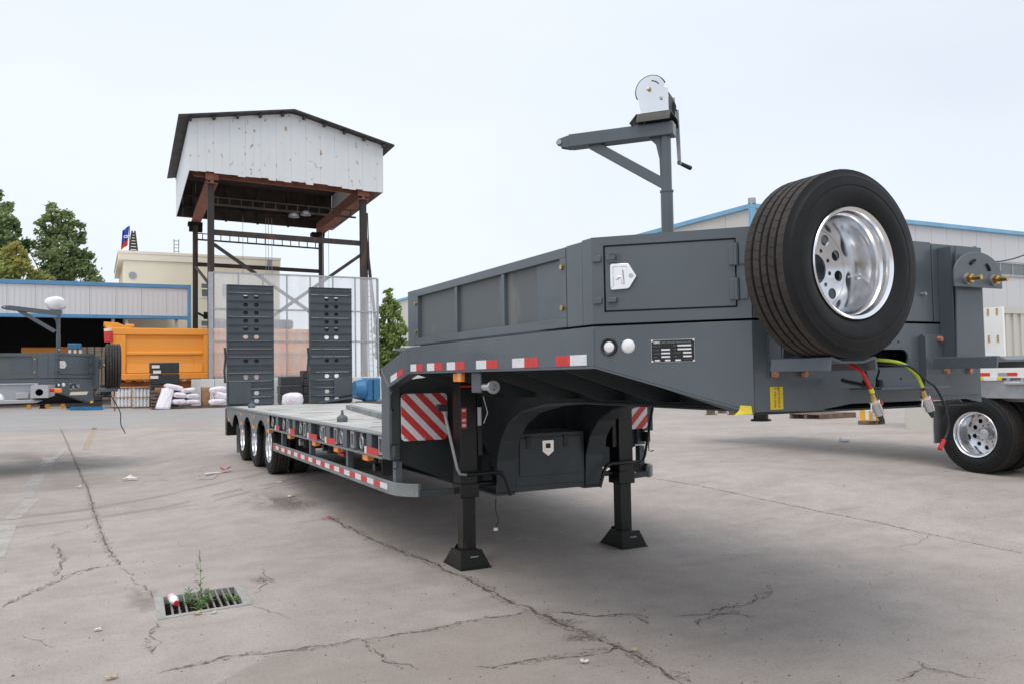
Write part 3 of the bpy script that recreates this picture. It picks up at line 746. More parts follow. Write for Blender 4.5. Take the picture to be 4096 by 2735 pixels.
    MB().cyl((lx - .11, ly - .02, .13), (lx + .11, ly - .02, .13), .012, n=10).build('foot_pin', 'galv', leg)
    MB().box(lx - .05, ly - .1925, .105, lx + .02, ly - .1905, .114).build('foot_label', 'galv', leg)
    if sd == 0:
        MB().box(lx - .075, ly - .0865, 1.20, lx - .022, ly - .0855, 1.38).build('red_sticker', 'red', leg)
        for zz_ in (1.215, 1.26, 1.345): MB().box(lx - .066, ly - .0885, zz_, lx - .031, ly - .0870, zz_ + .024).build('sticker_print', 'whitefilm', leg)
        MB().box(lx + .082, ly - .0865, 1.22, lx + .118, ly - .0855, 1.38).build('white_sticker', 'whitefilm', leg)
        MB().box(lx - .08, ly - .09, 1.555, lx + .04, ly - .0865, 1.572).build('red_band', 'red', leg)
    MB().box(lx + sg * .09, ly - .06, .95, lx + sg * .14, ly + .06, 1.60).build('leg_gearbox', 'black', leg, .006)
    # folding crank of the leg
    fx = lambda x: X(x)
    cr = [(fx(2.675), 6.53, 1.37), (fx(2.79), 6.53, .85), (fx(2.80), 6.53, .815), (fx(2.85), 6.53, .805)]
    MB().tube([(fx(2.66), 6.53, 1.375), (fx(2.70), 6.53, 1.20), (fx(2.775), 6.53, .87), (fx(2.80), 6.53, .82), (fx(2.86), 6.53, .808)], .013, 10).build('crank_rod', 'black' if sd else 'galv', leg)
    MB().tube([(fx(2.83), 6.54, .808), (fx(3.15), 6.54, .81), (fx(3.20), 6.54, .80), (fx(3.235), 6.54, .76), (fx(3.29), 6.54, .60)], .017, 10).build('crank_handle', 'black', leg)
    MB().box(fx(2.60), 6.50, 1.36, fx(2.69), 6.56, 1.42).build('crank_hook', 'black', leg, .006)
    # red and white warning board
    bx0, bx1, bz0, bz1, by = X(2.443), X(2.885), 1.085, 1.505, 7.0
    x0, x1 = min(bx0, bx1), max(bx0, bx1)
    if sd: x0 += .05; x1 += .05
    def rr(cr_=.04, n=5):
        o_ = []
        for cx_, cz_, t0 in ((x1 - cr_, bz1 - cr_, 0), (x0 + cr_, bz1 - cr_, 90), (x0 + cr_, bz0 + cr_, 180), (x1 - cr_, bz0 + cr_, 270)):
            for i in range(n + 1):
                t = math.radians(t0 + 90 * i / n); o_.append((cx_ + cr_ * math.cos(t), cz_ + cr_ * math.sin(t)))
        return o_
    RP = rr()
    wb = MB().prism([(x, by, z) for x, z in RP], (0, .006, 0)).build('warning_board', 'whitefilm', T)
    wd = x1 - x0; pitch = .158
    for k_ in range(-5, 6):
        c0 = k_ * pitch + .01; hw_ = pitch * .265
        if sd == 0: pl_ = [(x0 - .1, bz1 + c0 + .1 - hw_ * 1.0), (x1 + .1, bz1 + c0 - wd - .1 - hw_), (x1 + .1, bz1 + c0 - wd - .1 + hw_), (x0 - .1, bz1 + c0 + .1 + hw_)]
        else: pl_ = [(x0 - .1, bz1 + c0 - wd - .1 - hw_), (x1 + .1, bz1 + c0 + .1 - hw_), (x1 + .1, bz1 + c0 + .1 + hw_), (x0 - .1, bz1 + c0 - wd - .1 + hw_)]
        cl = clip(pl_, RP)
        if len(cl) >= 3: MB().prism([(x, by - .0005, z) for x, z in cl], (0, -.0015, 0)).build('red_stripe', 'red', wb)
    for (rx, rz) in ((x0 + .03, bz1 - .035), (x1 - .03, bz1 - .03), (x0 + .03, bz0 + .03), (x1 - .03, bz0 + .03), ((x0 + x1) / 2, bz0 + .025), ((x0 + x1) / 2, bz1 - .025), (x0 + .025, (bz0 + bz1) / 2)):
        MB().cyl((rx, by - .005, rz), (rx, by, rz), .007, n=8).build('board_rivet', 'galv', wb)
    MB().box(X(2.36 if sd == 0 else 2.31), 7.02, 1.06, X(2.44), 7.08, 1.53).build('board_bracket', 'chassis', T, .004)
    MB().box(X(2.44), 7.012, 1.10, X(2.80), 7.06, 1.14).build('board_arm', 'chassis', T)
    MB().tube([(X(2.375), 7.0, 1.36), (X(2.345), 6.98, 1.375), (X(2.345), 6.98, 1.50), (X(2.375), 7.0, 1.515)], .008, 8).build('bracket_handle', 'black', T)
    MB().tube([(X(2.39), 6.99, .98), (X(2.40), 6.98, .86), (X(2.375), 6.97, .85), (X(2.345), 6.97, .86)], .006, 6).build('locking_pin', 'chassis', T)
    MB().box(X(2.375), 6.98, .95, X(2.42), 7.08, 1.05).build('pin_lug', 'chassis', T, .004)
    # mudflap behind the last axle, tail lamp box
    MB().box(X(2.47), 16.62, .26, X(3.05), 16.635, .80).build('mudflap', 'paint_dusty', T)
    MB().box(X(2.37), 17.22, .56, X(2.75), 17.42, 1.10).build('tail_box', 'black', T, .008)
    # carriers on the nose: column, half-round spindle plate, cradle
    cxn = X(3.10) if sd == 0 else 4.40
    col = MB().prism([(cxn - .12, 2.965, 1.70), (cxn + .13, 2.965, 1.70), (cxn + .13, 2.965, 2.335), (cxn - .09, 2.965, 2.335)], (0, .012, 0)).build('carrier_column', 'paint', T, .003)
    for x_ in (cxn - .12, cxn + .122): MB().box(x_, 2.978, 1.70, x_ + .008, 3.06, 2.33).build('column_web', 'paint', col)
    hp = [(cxn - .21, 2.095), (cxn - .21, 2.16)] + [(cxn + .21 * math.cos(t) * -1, 2.16 + .135 * math.sin(t)) for t in [PI * i / 14 for i in range(1, 14)]] + [(cxn + .21, 2.16), (cxn + .21, 2.095)]
    MB().prism([(x, 2.90, z) for x, z in hp], (0, .012, 0)).build('spindle_plate', 'paint', col, .003)
    MB().prism([(cxn - .05, 2.912, 2.11), (cxn + .05, 2.912, 2.11), (cxn + .05, 2.912, 2.26), (cxn - .05, 2.912, 2.26)], (0, .053, 0)).build('spindle_spacer', 'paint', col)
    if sd == 1:
        for k_, t0 in enumerate((.32, 1.9)):
            pts = [(cxn + .10 * math.cos(t0 + .5 * i / 5), 2.897, 2.165 + .085 * math.sin(t0 + .5 * i / 5)) for i in range(6)]
            MB().tube(pts, .009, 6).build('plate_slot', 'dark', col)
    for bxo in ((-.11, .12) if sd == 1 else (-.115,)):
        L_ = .088 if sd == 1 else .10
        MB().cyl((cxn + bxo, 2.90 - L_, 2.14), (cxn + bxo, 2.90, 2.14), .013, n=14).build('spindle_bolt', 'zinc', col)
        MB().cyl((cxn + bxo, 2.865, 2.14), (cxn + bxo, 2.885, 2.14), .026, n=6).build('bolt_nut', 'zinc', col)
        MB().cyl((cxn + bxo, 2.886, 2.14), (cxn + bxo, 2.899, 2.14), .030, n=20).build('bolt_washer', 'galv', col)
        if sd == 0: MB().cyl((cxn + bxo, 2.803, 2.14), (cxn + bxo, 2.822, 2.14), .024, n=6).build('bolt_nut', 'zinc', col)
    cx0 = cxn - .165 if sd == 0 else cxn - .27
    pr = [(0, 1.708), (.012, 1.712), (.075, 1.692), (.21, 1.692), (.285, 1.712), (.300, 1.708), (.308, 1.648), (.296, 1.648), (.286, 1.697), (.212, 1.680), (.073, 1.680), (.012, 1.697), (.004, 1.648), (-.01, 1.648)]
    MB().prism([(cx0 + a_, 2.64, z) for a_, z in pr], (0, .36, 0)).build('wheel_cradle', 'paint', T, .0015)
    for (px, pz) in ((cxn - .10, 1.635), (cxn + .10, 1.635)) + (((cxn - .15, 1.815), (cxn + .07, 1.815)) if sd == 1 else ()):
        MB().cyl((px, 3.030, pz), (px, 3.054, pz), .016, n=6).build('bolt_head', 'copper', T)

# front plate of the nose with its oblong opening
fx0, fx1 = 2.884, 4.626
outer = [(fx0, 1.452), (3.30, 1.447), (3.55, 1.475), (4.50, 1.475), (fx1, 1.452), (fx1, 1.90), (fx0, 1.90)]
hx0, hx1, hz, hr = 3.50, 4.007, 1.71, .048
hole = [(hx1 - hr + hr * math.cos(math.radians(90 - 180 * i / 8)), hz + hr * math.sin(math.radians(90 - 180 * i / 8))) for i in range(9)] + \
       [(hx0 + hr + hr * math.cos(math.radians(270 - 180 * i / 8)), hz + hr * math.sin(math.radians(270 - 180 * i / 8))) for i in range(9)]
k0 = 6
poly = outer[:] + [outer[0]]
poly = outer + [outer[0]] + [hole[9]] + hole[10:] + hole[:9] + [hole[9]]
MB().prism([(x, 3.063, z) for x, z in poly], (0, .012, 0)).build('nose_plate', 'paint', T)
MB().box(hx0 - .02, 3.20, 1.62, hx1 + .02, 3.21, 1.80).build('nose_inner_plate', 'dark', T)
MB().prism([(fx0, 3.064, 1.888), (2.362, 3.692, 1.888), (2.362, 7.0, 1.888), (5.148, 7.0, 1.888), (5.148, 3.692, 1.888), (fx1, 3.064, 1.888)], (0, 0, .013)).build('gooseneck_floor', 'paint', T, .004)
MB().prism([(2.92, 3.10, 1.436), (4.59, 3.10, 1.436), (4.40, 3.5, 1.436), (4.31, 5.4, 1.436), (3.20, 5.4, 1.436), (3.11, 3.5, 1.436)], (0, 0, .012)).build('coupler_plate', 'chassis', T, .002)
kp = MB().cyl((XC, 3.94, 1.352), (XC, 3.94, 1.435), .045, n=24); kp.build('kingpin', 'black', T)
MB().cyl((XC, 3.94, 1.340), (XC, 3.94, 1.3515), .062, n=24).build('kingpin_flange', 'black', T)
# cabinet behind the nose
inn = [(2.385, 3.80), (2.385, 3.712), (2.905, 3.085), (4.605, 3.085), (5.125, 3.712), (5.125, 3.80), (5.125, 4.35), (2.385, 4.35)]
MB().prism([(x, y, 1.912) for x, y in inn], (0, 0, .438)).build('cabinet_body', 'paint', T, .004)
MB().box(2.888, 3.060, 1.912, 4.222, 3.078, 2.362).build('cabinet_nose_panel', 'paint', T, .002)
MB().box(4.235, 3.062, 1.912, 4.622, 3.078, 2.352).build('cabinet_nose_panel', 'paint', T, .002)
for x0_, x1_ in ((2.36, 2.384), (5.126, 5.15)): MB().box(x0_, 3.69, 1.912, x1_, 3.787, 2.372).build('cabinet_side_strip', 'paint', T, .002)
MB().box(2.90, 3.08, 2.351, 4.61, 4.35, 2.360).build('cabinet_lid', 'paint', T)
MB().box(2.46, 6.50, 1.912, 5.05, 6.55, 2.35).build('platform_rear_board', 'paint', T)
MB().cyl((4.13, 3.030, 2.065), (4.13, 3.060, 2.065), .010, n=8).build('bolt_head', 'galv', T)
for (x, z) in ((3.93, 1.80), (3.94, 1.60)): MB().cyl((x, 3.0615, z), (x, 3.066, z), .006, n=8).build('rivet', 'dark', T)
MB().box(2.974, 3.058, 1.615, 2.980, 3.0625, 1.828).build('weld_bead', 'paint', T)
MB().box(4.095, 3.02, 1.60, 4.108, 3.062, 1.83).build('nose_rib', 'paint', T)
MB().box(4.118, 3.050, 1.50, 4.60, 3.0625, 1.84).build('carrier_backplate', 'paint', T, .002)
# yellow labels
yl = MB().box(2.982, 3.0595, 1.462, 3.066, 3.0625, 1.574).build('yellow_label', 'yellow', T)
tw = frame_mw((3.024, 3.0588, 1.562), (1, 0, 0), (0, 0, 1)); text_mesh('RETARD', .010, 'greyink', yl, tw, align='CENTER')
for i, t in enumerate(('ZHENG ZHEN', 'FENG YIDA')):
    text_mesh(t, .0165, 'redink', yl, frame_mw((3.030 + .026 * (1 - i) - .012, 3.0585, 1.470 + (.0)), (0, 0, 1), (-1, 0, 0)), align='LEFT')
q = [cp(.775, 1.475, .004), cp(.80, 1.478, .01)]
MB().add([cp(.748, 1.487, .006), cp(.800, 1.484, .003), cp(.803, 1.463, .004), cp(.806, 1.444, .008), cp(.765, 1.446, .02), cp(.722, 1.437, .03), cp(.715, 1.433, .034), cp(.742, 1.462, .012)],
         [(0, 7, 2, 1), (7, 4, 3, 2), (7, 6, 5, 4)]).build('crumpled_yellow_label', 'yellow', T, solid=.001)
# name plate
npz0, npz1 = 1.705, 1.820
npb = MB().prism([cp(.309, npz0, .0005), cp(.533, npz0, .0005), cp(.533, npz1, .0005), cp(.309, npz1, .0005)], CN * .002).build('name_plate', 'galv', T, .0008)
MB().prism([cp(.312, npz0 + .003, .0026), cp(.530, npz0 + .003, .0026), cp(.530, npz1 - .003, .0026), cp(.312, npz1 - .003, .0026)], CN * .0004).build('plate_field', 'black', npb)
def ptext(t, s_, z, size, m='whitefilm', b=0.0):
    return text_mesh(t, size, m, npb, frame_mw(cp(s_, z, .0036), CD, (0, 0, 1)), bold=b)
ptext('CIMC', .322, 1.801, .0145, b=.0005)
ptext('CIMC VEHICLES GROUP CO.,LTD', .363, 1.8015, .0102, 'galv')
for (s_, z, t) in ((.320, 1.785, 'MODEL  TYPE'), (.424, 1.787, 'MODEL'), (.320, 1.766, 'MAX LOAD'), (.424, 1.768, 'YEAR'), (.320, 1.748, 'CURB WEIGHT'), (.424, 1.750, 'AXLE NUMBER'), (.320, 1.730, 'COLOR'), (.424, 1.732, 'WHEELS'), (.480, 1.715, 'MADE IN CHINA')):
    ptext(t, s_, z, .0058, 'greyink')
for (s0, s1, z) in ((.446, .515, 1.7855), (.446, .515, 1.767), (.362, .407, 1.766), (.362, .407, 1.748), (.473, .516, 1.749), (.362, .407, 1.730), (.473, .516, 1.731), (.328, .354, 1.712), (.380, .408, 1.712), (.433, .461, 1.712)):
    MB().prism([cp(s0, z - .001, .0031), cp(s1, z - .001, .0031), cp(s1, z + .007, .0031), cp(s0, z + .007, .0031)], CN * .0004).build('plate_blank', 'whitefilm', npb)
for s_ in (.315, .527):
    for z in (npz0 + .005, npz1 - .005): MB().cyl(cp(s_, z, .002), cp(s_, z, .006), .006, .0045, n=12).build('plate_rivet', 'whitefilm', npb)

# deck of the low bed
MB().box(2.462, 7.16, 1.1195, 5.048, 17.2, 1.137).build('deck_plate', 'deck', T)
for i, y in enumerate((7.9, 9.2, 10.5, 11.8, 13.1, 14.4, 15.7)):
    MB().box(2.46, y, .95, 5.05, y + .05, 1.118).build('cross_member', 'chassis', T)
for (x, y, l_) in ((2.80, 12.6, .5), (2.62, 10.2, .45), (2.90, 9.3, .55), (2.60, 8.4, .35), (2.62, 14.2, .4), (4.9, 12.6, .5), (4.9, 9.4, .5)):
    MB().box(x, y, 1.1375, x + l_, y + .03, 1.1395).build('deck_slot', 'dark', T)
for (u, v_) in ((785, 966), (577, 934), (870, 924)):
    d = ray(u, v_); p = CAM + d * ((1.138 - CAM.z) / d.z)
    MB().lathe([(.0, .14), (.012, .14), (.02, .085), (.058, .065), (.066, .05), (.066, 0)], 8, O=p, ax=(0, 0, 1)).build('twist_lock', 'paint', T)
bm_ = MB().bar((3.86, 13.7, 1.172), (3.10, 8.9, 1.172), .11, .068); bm_.build('steel_beam', 'paint_dusty', None, .006, props={'label': 'dusty grey steel beam lying lengthwise on the trailer deck', 'category': 'beam'})
# things hanging under the deck
MB().cyl((3.0, 9.2, .78), (3.0, 10.6, .78), .13, n=24).build('air_tank', 'black', T)
MB().cyl((4.5, 9.2, .78), (4.5, 10.6, .78), .13, n=24).build('air_tank', 'black', T)
for (y, z) in ((7.75, .78), (9.75, .84), (11.0, .82)):
    MB().box(2.50, y, z - .08, 2.62, y + .12, z + .13).build('valve_block', 'chassis', T, .01)
    MB().cyl((2.49, y + .06, z), (2.44, y + .06, z), .045, n=16).build('valve_knob', 'alu_dull' if y > 10 else 'black', T)
MB().bar((2.50, 9.30, .80), (2.50, 9.05, .80), .03, .03).build('red_lever', 'redhose', T)
for yc in YW: MB().cyl((2.60, yc, .602), (4.91, yc, .602), .075, n=20).build('axle', 'black', T)
MB().box(3.28, 17.05, .85, 4.23, 17.22, 1.118).build('rear_cross_beam', 'chassis', T)
# inner bulkhead and tool box between the beams
MB().box(3.225, 7.13, .62, 4.285, 7.142, 1.86).build('inner_bulkhead', 'chassis', T)
tb_ = MB().box(3.392, 6.64, .652, 4.118, 7.12, 1.124).build('tool_box', 'shaded_grey', T, .004)
MB().box(3.43, 6.628, .742, 4.075, 6.641, 1.084).build('tool_box_door', 'shaded_grey', tb_, .003)
for x_ in (3.52, 3.91):
    MB().box(x_ - .022, 6.618, .99, x_ + .022, 6.627, 1.10).build('hinge_strap', 'chassis', tb_, .003)
hx = 3.722
MB().prism([(hx - .058, 6.622, 1.055), (hx + .058, 6.622, 1.055), (hx + .058, 6.622, .955), (hx, 6.622, .912), (hx - .058, 6.622, .955)], (0, .004, 0)).build('latch_plate', 'chrome', tb_, .001)
MB().box(hx - .04, 6.6185, .965, hx + .04, 6.6215, 1.04).build('latch_dish', 'chrome', tb_, .001)
MB().box(hx - .022, 6.606, .985, hx + .018, 6.618, 1.028).build('latch_paddle', 'chassis', tb_, .003)
MB().prism([(3.39, 6.65, .652), (4.12, 6.65, .652), (4.12, 6.65, .602), (3.39, 6.65, .602)], (0, .3, 0)).build('lower_cross_plate', 'shaded_grey', T)
MB().cyl((3.02, 6.70, .70), (4.49, 6.70, .70), .025, n=14).build('leg_cross_shaft', 'black', T)
# bracket and roller under the fascia
rb_ = MB().box(2.40, 5.215, 1.535, 2.416, 5.37, 1.678).build('roller_bracket', 'paint', T, .006)
MB().cyl((2.43, 5.33, 1.575), (2.43, 5.08, 1.575), .026, n=20).build('roller', 'alu_dull', rb_)
MB().lathe([(.022, .012), (.044, .012), (.047, 0), (.044, -.012), (.022, -.012), (.018, 0)], 28, closed=True, O=(2.43, 5.07, 1.575), ax=(0, 1, 0)).build('roller_collar', 'alu_dull', rb_)
MB().box(2.385, 5.50, 1.612, 2.41, 5.67, 1.677).build('orange_side_lamp', 'orange_lens', T, .006)
MB().box(2.378, 5.50, 1.615, 2.3845, 5.57, 1.677).build('lamp_edge', 'orange_film', T)
MB().tube([(2.60, 5.6, 1.5), (2.61, 5.55, 1.38), (2.60, 5.6, 1.30)], .0022, 6).build('thin_wire', 'whitefilm', T)
MB().tube([(3.10, 6.45, .60), (3.08, 6.42, .50), (3.10, 6.40, .42), (3.07, 6.40, .36)], .005, 6).build('drain_string', 'cable', T)
MB().box(3.055, 6.39, .335, 3.085, 6.41, .358).build('string_tag', 'whitefilm', T)
# loose wires in the bay by the left leg
for i in range(4):
    x_ = 3.02 + .012 * i
    MB().tube([(x_, 6.9, 1.75), (x_ + .03, 6.85, 1.5 - .02 * i), (x_ + .02, 6.86, 1.2), (x_ + .10, 6.7, .95), (x_ + .18, 6.72, .72)], .006, 6).build('air_line', 'cable', T)
for z in (1.28, 1.37, 1.46, 1.55): MB().box(3.035, 6.84, z, 3.065, 6.86, z + .018).build('brass_fitting', 'zinc', T)

# coupling bracket and air couplings
MB().prism([(3.36, 2.72, 1.563), (3.87, 2.72, 1.563), (4.18, 3.062, 1.556), (3.55, 3.062, 1.556)], (0, 0, -.008)).build('coupling_bracket', 'paint', T)
MB().tube([(3.42, 3.0, 1.60), (3.35, 2.92, 1.595), (3.39, 2.80, 1.568)], .010, 8).build('short_cable', 'cable', T)
def curve(pts, n=8):
    P = [Vector(p) for p in pts]; P = [P[0] * 2 - P[1]] + P + [P[-1] * 2 - P[-2]]; o_ = []
    for i in range(1, len(P) - 2):
        for j in range(n):
            t = j / n; a, b, c, d = P[i - 1:i + 3]
            o_.append(.5 * ((2 * b) + (-a + c) * t + (2 * a - 5 * b + 4 * c - d) * t * t + (-a + 3 * b - 3 * c + d) * t ** 3))
    o_.append(P[-2]); return o_
MB().tube(curve([(3.30, 3.06, 1.70), (3.20, 2.80, 1.69), (3.205, 2.70, 1.64), (3.235, 2.70, 1.60), (3.268, 2.70, 1.553)]), .0085, 10).build('red_air_hose', 'redhose', T)
MB().tube(curve([(3.70, 3.07, 1.70), (3.38, 2.80, 1.70), (3.42, 2.70, 1.688), (3.515, 2.70, 1.666), (3.589, 2.70, 1.618), (3.628, 2.70, 1.562)]), .0085, 10).build('lime_air_hose', 'limehose', T)
MB().tube(curve([(3.70, 3.07, 1.685), (3.38, 2.80, 1.68), (3.43, 2.69, 1.668), (3.52, 2.68, 1.66), (3.62, 2.68, 1.60), (3.70, 2.68, 1.555), (3.757, 2.68, 1.47), (3.781, 2.68, 1.38), (3.77, 2.68, 1.335), (3.745, 2.68, 1.30)]), .006, 10).build('black_cable', 'cable', T)
MB().cyl((3.745, 2.68, 1.300), (3.712, 2.68, 1.255), .010, .012, 10).build('red_cable_end', 'redhose', T)
for pts in ([(3.35, 3.07, 1.70), (3.27, 2.78, 1.66), (3.31, 2.78, 1.62), (3.41, 2.85, 1.575)], [(3.50, 3.07, 1.70), (3.36, 2.78, 1.668), (3.42, 2.78, 1.65), (3.50, 2.86, 1.60), (3.52, 2.86, 1.57)], [(3.6, 3.07, 1.70), (3.34, 2.80, 1.66), (3.36, 2.80, 1.61), (3.40, 2.84, 1.575)]):
    MB().tube(curve(pts), .005, 8).build('short_cable', 'cable', T)
for (x, y) in ((3.41, 2.85), (3.52, 2.86)):
    MB().cyl((x, y, 1.5635), (x, y, 1.600), .020, .016, 14).build('socket', 'cable', T)
def coupling(x, z, k_):
    c_ = MB().cyl((x - .006, 2.70, z - .012), (x + .012, 2.70, z - .055), .010, .017, 14).build('air_coupling', 'zinc', T)
    MB().cyl((x + .010, 2.70, z - .050), (x + .036, 2.695, z - .112), .021, .019, 18).build('coupling_body', 'alu_dull', c_)
    MB().cyl((x + .006, 2.70, z - .040), (x + .012, 2.70, z - .052), .024, .024, 18).build('coupling_collar', 'chrome', c_)
    MB().cyl((x + .036, 2.695, z - .113), (x + .050, 2.69, z - .142), .015, .010, 14).build('coupling_mouth', 'chassis', c_)
    MB().tube([(x + .012, 2.674, z - .055), (x + .024, 2.670, z - .085), (x + .036, 2.674, z - .110)], .004, 6).build('coupling_clip', 'chrome', c_)
    MB().cyl((x + .038, 2.70, z - .055), (x + .055, 2.70, z - .060), .015, .012, 12).build('coupling_cap', 'redhose', c_)
    MB().tube([(x + .042, 2.70, z - .07), (x + .062, 2.695, z - .09), (x + .055, 2.695, z - .125)], .003, 6).build('cap_strap', 'redhose', c_)
    MB().tube([(x - .012, 2.70, z - .058), (x - .016, 2.70, z - .095), (x + .014, 2.70, z - .120)], .003, 6).build('coupling_loop', 'chrome', c_)
MB().cyl((3.262, 2.70, 1.562), (3.273, 2.70, 1.541), .011, n=12).build('yellow_sleeve', 'yellow', T)
coupling(3.275, 1.548, 0); coupling(3.635, 1.556, 1)

# spare wheel on the left carrier
sw = wheel(T, (3.066, 2.728, 2.131), (0, -1, 0), False, .985, name='spare_wheel', spin=.15)
MB().tube([(3.085 + .155, 2.79, 2.095), (3.085 + .16, 2.74, 2.10), (3.085 + .13, 2.70, 2.098)], .004, 6).build('valve_stem', 'chrome', T)

# the crane with its hand winch
ca = math.radians(40); AD = Vector((-math.sin(ca), math.cos(ca), 0)); AN = Vector((-math.cos(ca), -math.sin(ca), 0)); PP = Vector((2.99, 3.85, 0))
def ap(s_, z, n=0.0): return PP + AD * s_ + AN * n + Vector((0, 0, z))
cr_ = sub('hand_winch_crane', T)
MB().cyl(ap(0, 2.36), ap(0, 2.712), .036, n=28).build('crane_socket', 'paint', cr_)
MB().lathe([(.036, 0), (.040, .0), (.040, .010), (.031, .013)], 28, O=ap(0, 2.704)).build('socket_ring', 'paint', cr_)
MB().cyl(ap(0, 2.70), ap(0, 3.06), .0315, n=28).build('crane_post', 'paint', cr_)
MB().bar(ap(-.055, 3.070), ap(.585, 3.072), .095, .078).build('crane_arm', 'paint', cr_, .004)
for n_ in (-.040, .034):
    MB().prism([ap(.575, 3.105, n_), ap(.595, 3.105, n_), ap(.655, 3.092, n_), ap(.668, 3.072, n_), ap(.655, 3.050, n_), ap(.60, 3.035, n_), ap(.575, 3.035, n_)], AN * .006).build('arm_cheek', 'paint', cr_)
MB().cyl(ap(.645, 3.072, -.044), ap(.645, 3.072, .050), .016, n=20).build('arm_pulley', 'galv', cr_)
MB().bar(ap(.455, 3.045), ap(-.006, 2.741), .045, .058).build('crane_brace', 'paint', cr_, .003)
MB().prism([ap(.02, 3.04, .012), ap(.10, 3.035, .012), ap(.055, 2.99, .012), ap(.036, 2.90, .012), ap(.033, 2.75, .012), ap(.02, 2.75, .012)], AN * -.010).build('crane_gusset', 'paint', cr_)
MB().cyl(ap(0, 2.445, -.06), ap(0, 2.445, .06), .007, n=8).build('crane_pin', 'chrome', cr_)
MB().cyl(ap(0, 2.445, .05), ap(0, 2.445, .062), .011, n=8).build('pin_head', 'chrome', cr_)
# black saddle
NB = -.148
MB().prism([ap(-.045, 3.172, .056), ap(-.045, 3.172, NB), ap(-.045, 3.125, NB - .022), ap(-.045, 3.125, NB - .015), ap(-.045, 3.166, NB + .006), ap(-.045, 3.166, .050), ap(-.045, 3.150, .057), ap(-.045, 3.112, .083), ap(-.045, 3.112, .090), ap(-.045, 3.150, .064)], AD * .20).build('winch_saddle', 'black', cr_, .002)
MB().prism([ap(.155, 3.172, .056), ap(.155, 3.172, NB), ap(.190, 3.114, NB), ap(.190, 3.114, .086)], AD * .004).build('saddle_end', 'black', cr_)
def cheek(n_, name, zc_=3.300, r=.088, sc_=.068):
    arc = [(sc_ + r * math.cos(math.radians(a_)), zc_ + r * math.sin(math.radians(a_))) for a_ in range(-32, 166, 9)]
    poly = [(.128, 3.176)] + arc + [(-.012, 3.312), (-.034, 3.306), (-.034, 3.176)]
    return MB().prism([ap(a_, b_, n_) for a_, b_ in poly], AN * .004).build(name, 'disc', cr_, .001)
cheek(.050, 'winch_cheek'); cheek(NB + .004, 'winch_cheek', 3.27)
MB().tube([ap(.068 + .088 * math.cos(t), 3.300 + .088 * math.sin(t), .046) for t in [math.radians(-25 + 9 * i) for i in range(21)]], .0075, 8).build('winch_rim', 'chassis', cr_)
MB().prism([ap(-.034, 3.173, .054), ap(.132, 3.173, .054), ap(.132, 3.173, NB), ap(-.034, 3.173, NB)], (0, 0, .004)).build('winch_base', 'chrome', cr_)
MB().cyl(ap(.068, 3.292, NB + .01), ap(.068, 3.298, .049), .034, n=24).build('winch_drum', 'alu_dull', cr_)
MB().lathe([(.035, 0), (.080, .001), (.080, .004), (.035, .004)], 32, O=ap(.068, 3.290, -.095), ax=AN).build('drum_flange', 'chrome', cr_)
MB().lathe([(.035, 0), (.070, .001), (.070, .010), (.035, .010)], 32, O=ap(.068, 3.296, -.020), ax=AN).build('drum_flange', 'alu_dull', cr_)
MB().lathe([(.01, 0), (.050, .0), (.052, .006), (.050, .012), (.01, .012)], 32, O=ap(.004, 3.232, -.110), ax=AN).build('winch_gear', 'chassis', cr_)
MB().prism([ap(-.028, 3.18, NB + .02), ap(-.028, 3.18, .03), ap(-.028, 3.25, .03), ap(-.028, 3.285, -.03), ap(-.028, 3.28, NB + .02)], AD * .003).build('gear_cover', 'chassis', cr_)
MB().cyl(ap(-.020, 3.296, NB), ap(-.020, 3.296, .049), .006, n=8).build('winch_spacer', 'galv', cr_)
MB().cyl(ap(.078, 3.310, .054), ap(.078, 3.310, .066), .014, .013, n=6).build('drum_nut', 'zinc', cr_)
MB().cyl(ap(.078, 3.310, .066), ap(.078, 3.310, .084), .008, n=12).build('drum_bolt', 'chrome', cr_)
MB().cyl(ap(.008, 3.246, .054), ap(.008, 3.246, .064), .009, n=6).build('pinion_nut', 'galv', cr_)
MB().tube([ap(.068 + .058 * math.cos(t), 3.300 + .058 * math.sin(t), .0545) for t in [math.radians(96 + 7 * i) for i in range(8)]], .0035, 6).build('cheek_slot', 'chassis', cr_)
# crank arm and black grip
MB().prism([ap(-.050, 3.235, NB - .012), ap(-.022, 3.235, NB - .012), ap(-.030, 2.905, NB - .040), ap(-.052, 2.905, NB - .040)], AN * -.006).build('winch_crank', 'alu_dull', cr_, .001)
MB().cyl(ap(-.034, 3.226, NB), ap(-.034, 3.226, NB - .02), .010, n=10).build('crank_boss', 'chrome', cr_)
MB().cyl(ap(-.040, 2.917, NB - .046), ap(-.085, 2.905, NB - .15), .011, .014, n=14).build('crank_grip', 'black', cr_)
MB().cyl(ap(-.040, 2.917, NB - .030), ap(-.040, 2.917, NB - .040), .012, n=10).build('grip_nut', 'chrome', cr_)

